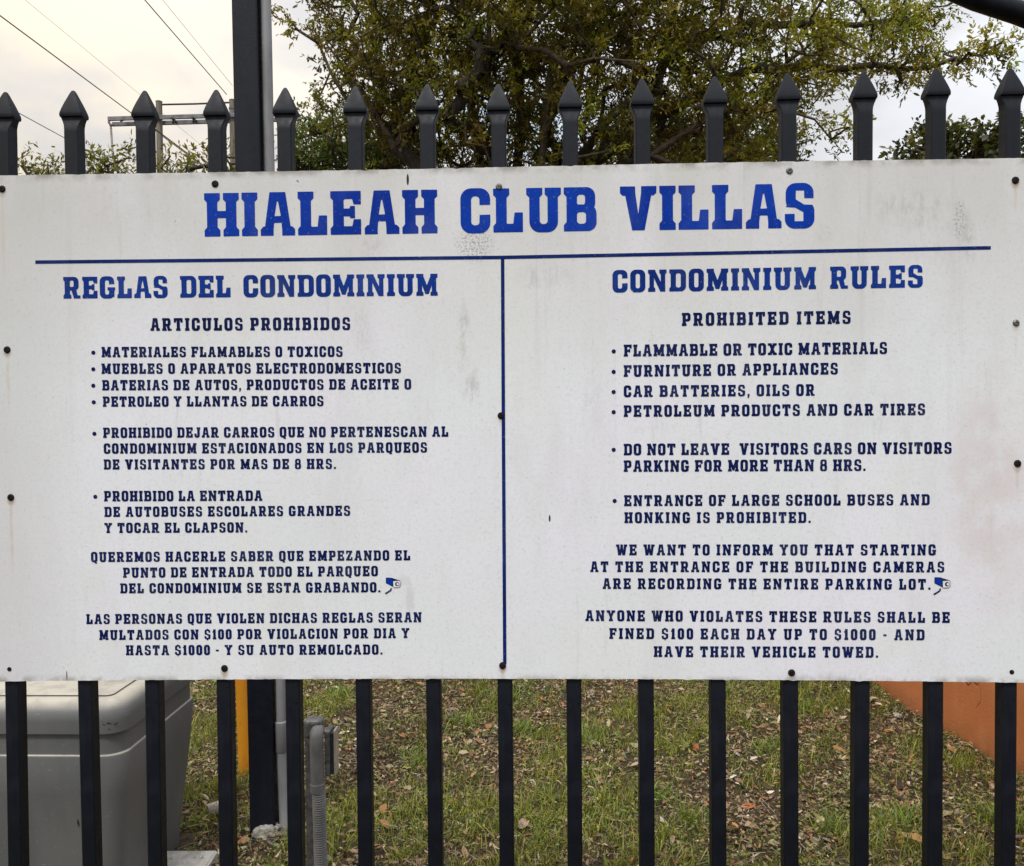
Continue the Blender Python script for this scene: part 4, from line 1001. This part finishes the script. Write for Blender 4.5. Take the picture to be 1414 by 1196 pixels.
tree_seeds = [[at(712, 420, Y0), at(716, 300, Y0), at(722, 180, Y0), at(712, 60, Y0 + .1), at(735, -90, Y0), at(745, -240, Y0)],
              [at(716, 330, Y0), at(690, 200, Y0 - .3), at(676, 60, Y0 - .4), at(664, -60, Y0 - .3)],
              [at(712, 420, Y0), at(742, 300, Y0 - .5), at(752, 180, Y0 - .6), at(766, 60, Y0 - .6)], [at(712, 420, Y0), at(672, 300, Y0 + .4), at(655, 180, Y0 + .5), at(640, 80, Y0 + .6)], [at(742, 300, Y0 - .5), at(785, 220, Y0 - .8), at(792, 120, Y0 - .9)],
              [at(712, 390, Y0), at(770, 260, Y0 + .3), at(800, 120, Y0 + .4), at(840, -40, Y0 + .3)],
              [at(715, 370, Y0), at(600, 270, Y0 - .2), at(520, 160, Y0 - .3), at(450, 60, Y0 - .2)],
              [at(560, 210, Y0 - .2), at(480, 140, Y0 - .1), at(440, 60, Y0), at(412, 42, Y0)],
              [at(770, 260, Y0 + .3), at(880, 175, Y0 + .1), at(915, 90, Y0), at(935, 0, Y0), at(960, -90, Y0)],
              [at(880, 175, Y0 + .1), at(1000, 110, Y0 - .1), at(1120, 90, Y0 - .2), at(1240, 95, Y0 - .3), at(1320, 80, Y0 - .3)],
              [at(915, 90, Y0), at(1040, 30, Y0 + .2), at(1180, 35, Y0 + .1), at(1290, 20, Y0)],
              [at(770, 260, Y0 + .3), at(900, 215, Y0 - .3), at(1010, 150, Y0 - .5), at(1080, 150, Y0 - .5)]]
lobes = [lobe(640, 70, Y0, 190, 150, 1.5), lobe(550, 110, Y0, 85, 105, 1.0, .9), lobe(560, -60, Y0, 150, 90, 1.3, .8), lobe(790, 80, Y0, 170, 160, 1.5),
         lobe(478, 62, Y0, 26, 75, .5, .6), lobe(392, 26, Y0, 8, 10, .12, .5), lobe(412, 50, Y0, 14, 12, .15, .5), lobe(408, 84, Y0, 7, 8, .12, .6), lobe(440, 25, Y0, 20, 30, .3, .35),
         lobe(452, 140, Y0, 22, 36, .3, .6), lobe(930, 60, Y0, 120, 120, 1.2, .85), lobe(1060, 50, Y0, 120, 75, 1.0, .8), lobe(1180, 30, Y0, 100, 42, .7, .65), lobe(1170, 85, Y0 - .2, 110, 36, .5, .55),
         lobe(1280, 84, Y0 - .3, 60, 20, .3, 1.0), lobe(1345, 66, Y0 - .3, 38, 20, .25, .9), lobe(1388, 80, Y0 - .3, 12, 9, .1, 1.4), lobe(1255, 25, Y0, 60, 22, .3, .9), lobe(1060, 125, Y0 - .3, 85, 45, .6, .6),
         lobe(1150, 180, Y0 - .5, 45, 24, .3, .45), lobe(1240, 122, Y0 - .3, 45, 16, .25, .7), lobe(960, 185, Y0, 90, 70, .9, .75), lobe(740, 230, Y0, 230, 90, 1.3, .5), lobe(1040, 195, Y0 - .2, 55, 35, .5, .45),
         lobe(740, -160, Y0, 330, 110, 1.7, .6), lobe(960, -60, Y0, 190, 60, 1.3, .55), lobe(720, 330, Y0, 170, 60, 1.0, .4)]
build_tree("oak_tree", b0, tree_seeds, lobes, 2250, .042, OAK, [4, 4, 4, 2.0, 2.4], "large spreading tree with fine olive leaves filling the middle of the sky above the sign", seed=4, spray_r=.19, per=15, subs=6, trunk_r=.17, width=.9, grow=.24, cols2=OAK2, fade=(at(840, 80, Y0)[0], at(1150, 80, Y0)[0]))

LIT = [(.10, .14, .026), (.15, .17, .03), (.07, .10, .02), (.05, .06, .016)]
Y1 = 8.6
b1 = (at(470, 600, Y1)[0], Y1, -.05)
build_tree("small_tree", b1, [[at(470, 400, Y1), at(475, 290, Y1), at(470, 190, Y1)], [at(470, 330, Y1), at(430, 230, Y1)], [at(475, 330, Y1), at(540, 220, Y1)]],
           [lobe(430, 205, Y1, 30, 38, .5, .9), lobe(480, 215, Y1, 55, 60, .8, 1), lobe(560, 215, Y1, 60, 55, .8, .9), lobe(480, 300, Y1, 90, 60, .9, .6), lobe(410, 222, Y1, 20, 18, .2, .5)],
           420, .048, LIT, [4, 3, 3, 2], "smaller bright green tree low at the left edge of the large tree's crown", seed=9, spray_r=.20, per=12, subs=5, trunk_r=.09)
Y2 = 9.4
b2 = (at(1000, 600, Y2)[0], Y2, -.05)
build_tree("small_tree", b2, [[at(1000, 400, Y2), at(1005, 300, Y2), at(1010, 200, Y2)], [at(1000, 330, Y2), at(1070, 230, Y2)], [at(1000, 330, Y2), at(930, 230, Y2)]],
           [lobe(1070, 205, Y2, 45, 36, .6, .8), lobe(1000, 215, Y2, 75, 50, .9, .9), lobe(900, 215, Y2, 70, 50, .8, .8), lobe(1000, 300, Y2, 120, 60, 1, .5)],
           420, .050, [(.09, .10, .022), (.13, .13, .028), (.06, .07, .017)], [3, 3, 3], "smaller olive tree behind, low at the right side of the large tree's crown", seed=10, spray_r=.21, per=12, subs=5, trunk_r=.09)

# far trees whose tops just clear the sign
FARC = [(.15, .15, .022), (.21, .19, .035), (.10, .10, .018)]
for k, (cx, top, rx, Yk, lab) in enumerate([(58, 222, 30, 21, "feathery tree top just above the sign at its far left end"), (150, 212, 42, 19, "feathery tree top above the sign below the dangling insulator"),
                                            (262, 208, 46, 18, "feathery tree top above the sign between the two utility poles"), (322, 215, 20, 20, "thin tree top above the sign directly at the right utility pole")]):
    bs = (at(cx, 600, Yk)[0], Yk, -.05); rt = build_tree("feathery_tree", bs, [[at(cx, 420, Yk), at(cx, 300, Yk), at(cx, top + 25, Yk)]],
        [lobe(cx - rx * .45, top + 10, Yk, rx * .35, 7, .4, .8), lobe(cx + rx * .55, top + 6, Yk, rx * .25, 9, .4, .9), lobe(cx, top + 28, Yk, rx * .9, 12, .8, 1.0), lobe(cx, top + 80, Yk, rx * 1.4, 45, 1.4, .5)], 60, .125, FARC, [3, 3, 2], lab, seed=50 + k,
        spray_r=.40, per=8, subs=5, trunk_r=.10, group="feathery trees far behind the sign", droop=-.1, grow=.5, width=.8)
DK = [(.055, .065, .014), (.085, .09, .02), (.035, .04, .012), (.12, .12, .03)]
for k, (cx, top, rx, ry, Yk, lab) in enumerate([(1285, 182, 36, 34, 13.5, "dark broad leaved tree top below the second spear from the right"), (1382, 166, 52, 48, 12.5, "dark broad leaved tree top at the right edge behind the last spear")]):
    bs = (at(cx, 600, Yk)[0], Yk, -.05)
    build_tree("dark_tree", bs, [[at(cx, 420, Yk), at(cx, 300, Yk), at(cx, top + ry, Yk)], [at(cx, 300, Yk), at(cx - rx * .6, top + ry, Yk)], [at(cx, 300, Yk), at(cx + rx * .6, top + ry, Yk)]],
        [lobe(cx, top + ry, Yk, rx, ry * .9, .9, .8), lobe(cx, top + ry * 3.2, Yk, rx * 1.5, ry * 2, 1.5, .5)], 165, .095, DK, [4, 3, 3, 1], lab, seed=70 + k, spray_r=.26, per=9, subs=5, trunk_r=.13,
        group="dark trees beyond the right end of the sign", droop=.1, grow=.45, width=1.35)

# ------------------------------------------------------------------ power line structure, far off
YH = 38.0
def P(px, py, y=YH): return Vector(at(px, py, y))
hf = empty("utility_structure", (P(219, 500).x, YH, 0)); o0 = hf.location.copy()
tag(hf, "two weathered wooden utility poles joined by a long grey crossarm", "utility poles")
for (px, pyt) in ((219.5, 141), (321, 139)):
    t_ = P(px, pyt); b_ = Vector((P(px + 1, 238).x, YH, -.3))
    tube_obj("pole", [b_ - o0, b_.lerp(t_, .5) - o0, t_ - o0], [.19, .165, .148], M_WOOD, hf, 14)
    tube_obj("pole_cap", [t_ - o0, t_ + Vector((0, 0, .03)) - o0, t_ + Vector((0, 0, .08)) - o0], [.16, .16, .06], M_STEELGREY, hf, 12)
for (yo, ka) in ((-.20, .06), (.20, -.06)):
    bm = bmesh.new(); a_, b_ = P(152, 168), P(402, 161); a_.y += yo; b_.y += yo; a_.z += ka; b_.z += ka; dv = (b_ - a_); m_ = Matrix.Rotation(-math.atan2(dv.z, dv.x), 4, 'Y')
    add_box(bm, 0, -.05, -.10, dv.length, .05, .10, .015, 1); bmesh.ops.transform(bm, matrix=m_, verts=bm.verts); from_bm("crossarm", bm, M_STEELGREY, hf, tuple(a_ - o0))
for (px) in (241, 269, 375):
    q = P(px, 167 - (px - 150) * .028); bm = bmesh.new(); add_box(bm, -.04, -.3, -.11, .04, .3, -.03); add_tube(bm, [(0, -.1, -.1), (.02, -.2, -.24)], .06, 8); from_bm("crossarm_bolt", bm, M_WIRE, hf, tuple(q - o0))
tube_obj("tie_bar", [P(222, 144.5) - o0, P(270, 143.5) - o0, P(320, 141.5) - o0], .045, M_WIRE, hf, 8)
tube_obj("ground_spike", [P(324.5, 160) - o0, P(323.5, 118) - o0], .028, M_STEELGREY, hf, 8)
tube_obj("brace_rod", [P(166, 168) - o0, P(186, 160) - o0], .03, M_STEELGREY, hf, 6); 
tube_obj("hook", [P(152, 166) - o0, P(150, 168.5) - o0, P(153, 173) - o0, P(158, 173.5) - o0], [.03, .06, .07, .03], M_STEELGREY, hf, 8)
for z_ in (150, 162, 166): 
    q = P(321, z_); tube_obj("pole_band", [q - o0 + Vector((0, 0, -.05)), q - o0 + Vector((0, 0, .05))], .172, M_STEELGREY, hf, 12)
bm = bmesh.new(); p0, p1 = P(153, 175) - o0, P(156, 217) - o0; pts = []; rad = []
for k in range(15):
    u = k / 15; a_ = p0.lerp(p1, u); b_ = p0.lerp(p1, u + .03); pts += [a_, b_]; rad += [.062, .04]
add_tube(bm, pts + [p1], rad + [.03], 8); bmesh.ops.recalc_face_normals(bm, faces=bm.faces); from_bm("insulator_string", bm, M_INS, hf)
tube_obj("insulator_plate", [p1 + Vector((-.16, 0, 0)), p1 + Vector((.16, 0, .02))], .05, M_WIRE, hf, 8)
def wire(p_pole, vx, near, far, r_, mat, label):
    """a conductor through a point of the structure, running along the street"""
    v = np.array(at(*vx, 1e3)) - CAM; v = v / v[1]; q = np.array(p_pole)
    pts = []
    for y in np.linspace(near, far, 24):
        u = (y - near) / (far - near); p = q + v * (y - q[1]); pts.append(Vector(p))
    o = tube_obj("power_line", [p - pts[0] for p in pts], r_, mat, None, 6, tuple(pts[0])); tag(o, label, "power line", "overhead lines running to the utility poles"); return o
VX = (612, 476)
wire(P(181, 156), VX, 12, 52, .022, M_WIRE, "thick dark cable crossing the upper left corner to the left pole")
wire(P(316, 134), VX, 12, 37.6, .020, M_WIRE, "thick dark cable coming down from the top to the right pole")
wire(P(154, 226), VX, 12, 60, .017, M_WIREG, "lowest grey wire passing under the dangling insulator")
wire(P(190, 128), VX, 12, 60, .007, M_WIREG, "faint thin wire above the thick cable at the left")
wire(P(324, 122), VX, 12, 37.6, .009, M_WIREG, "faint thin wire ending at the spike on the right pole")
wire(P(255, 209), VX, 33, 70, .030, M_WIRE, "short dark cable seen just above the far trees between the poles")
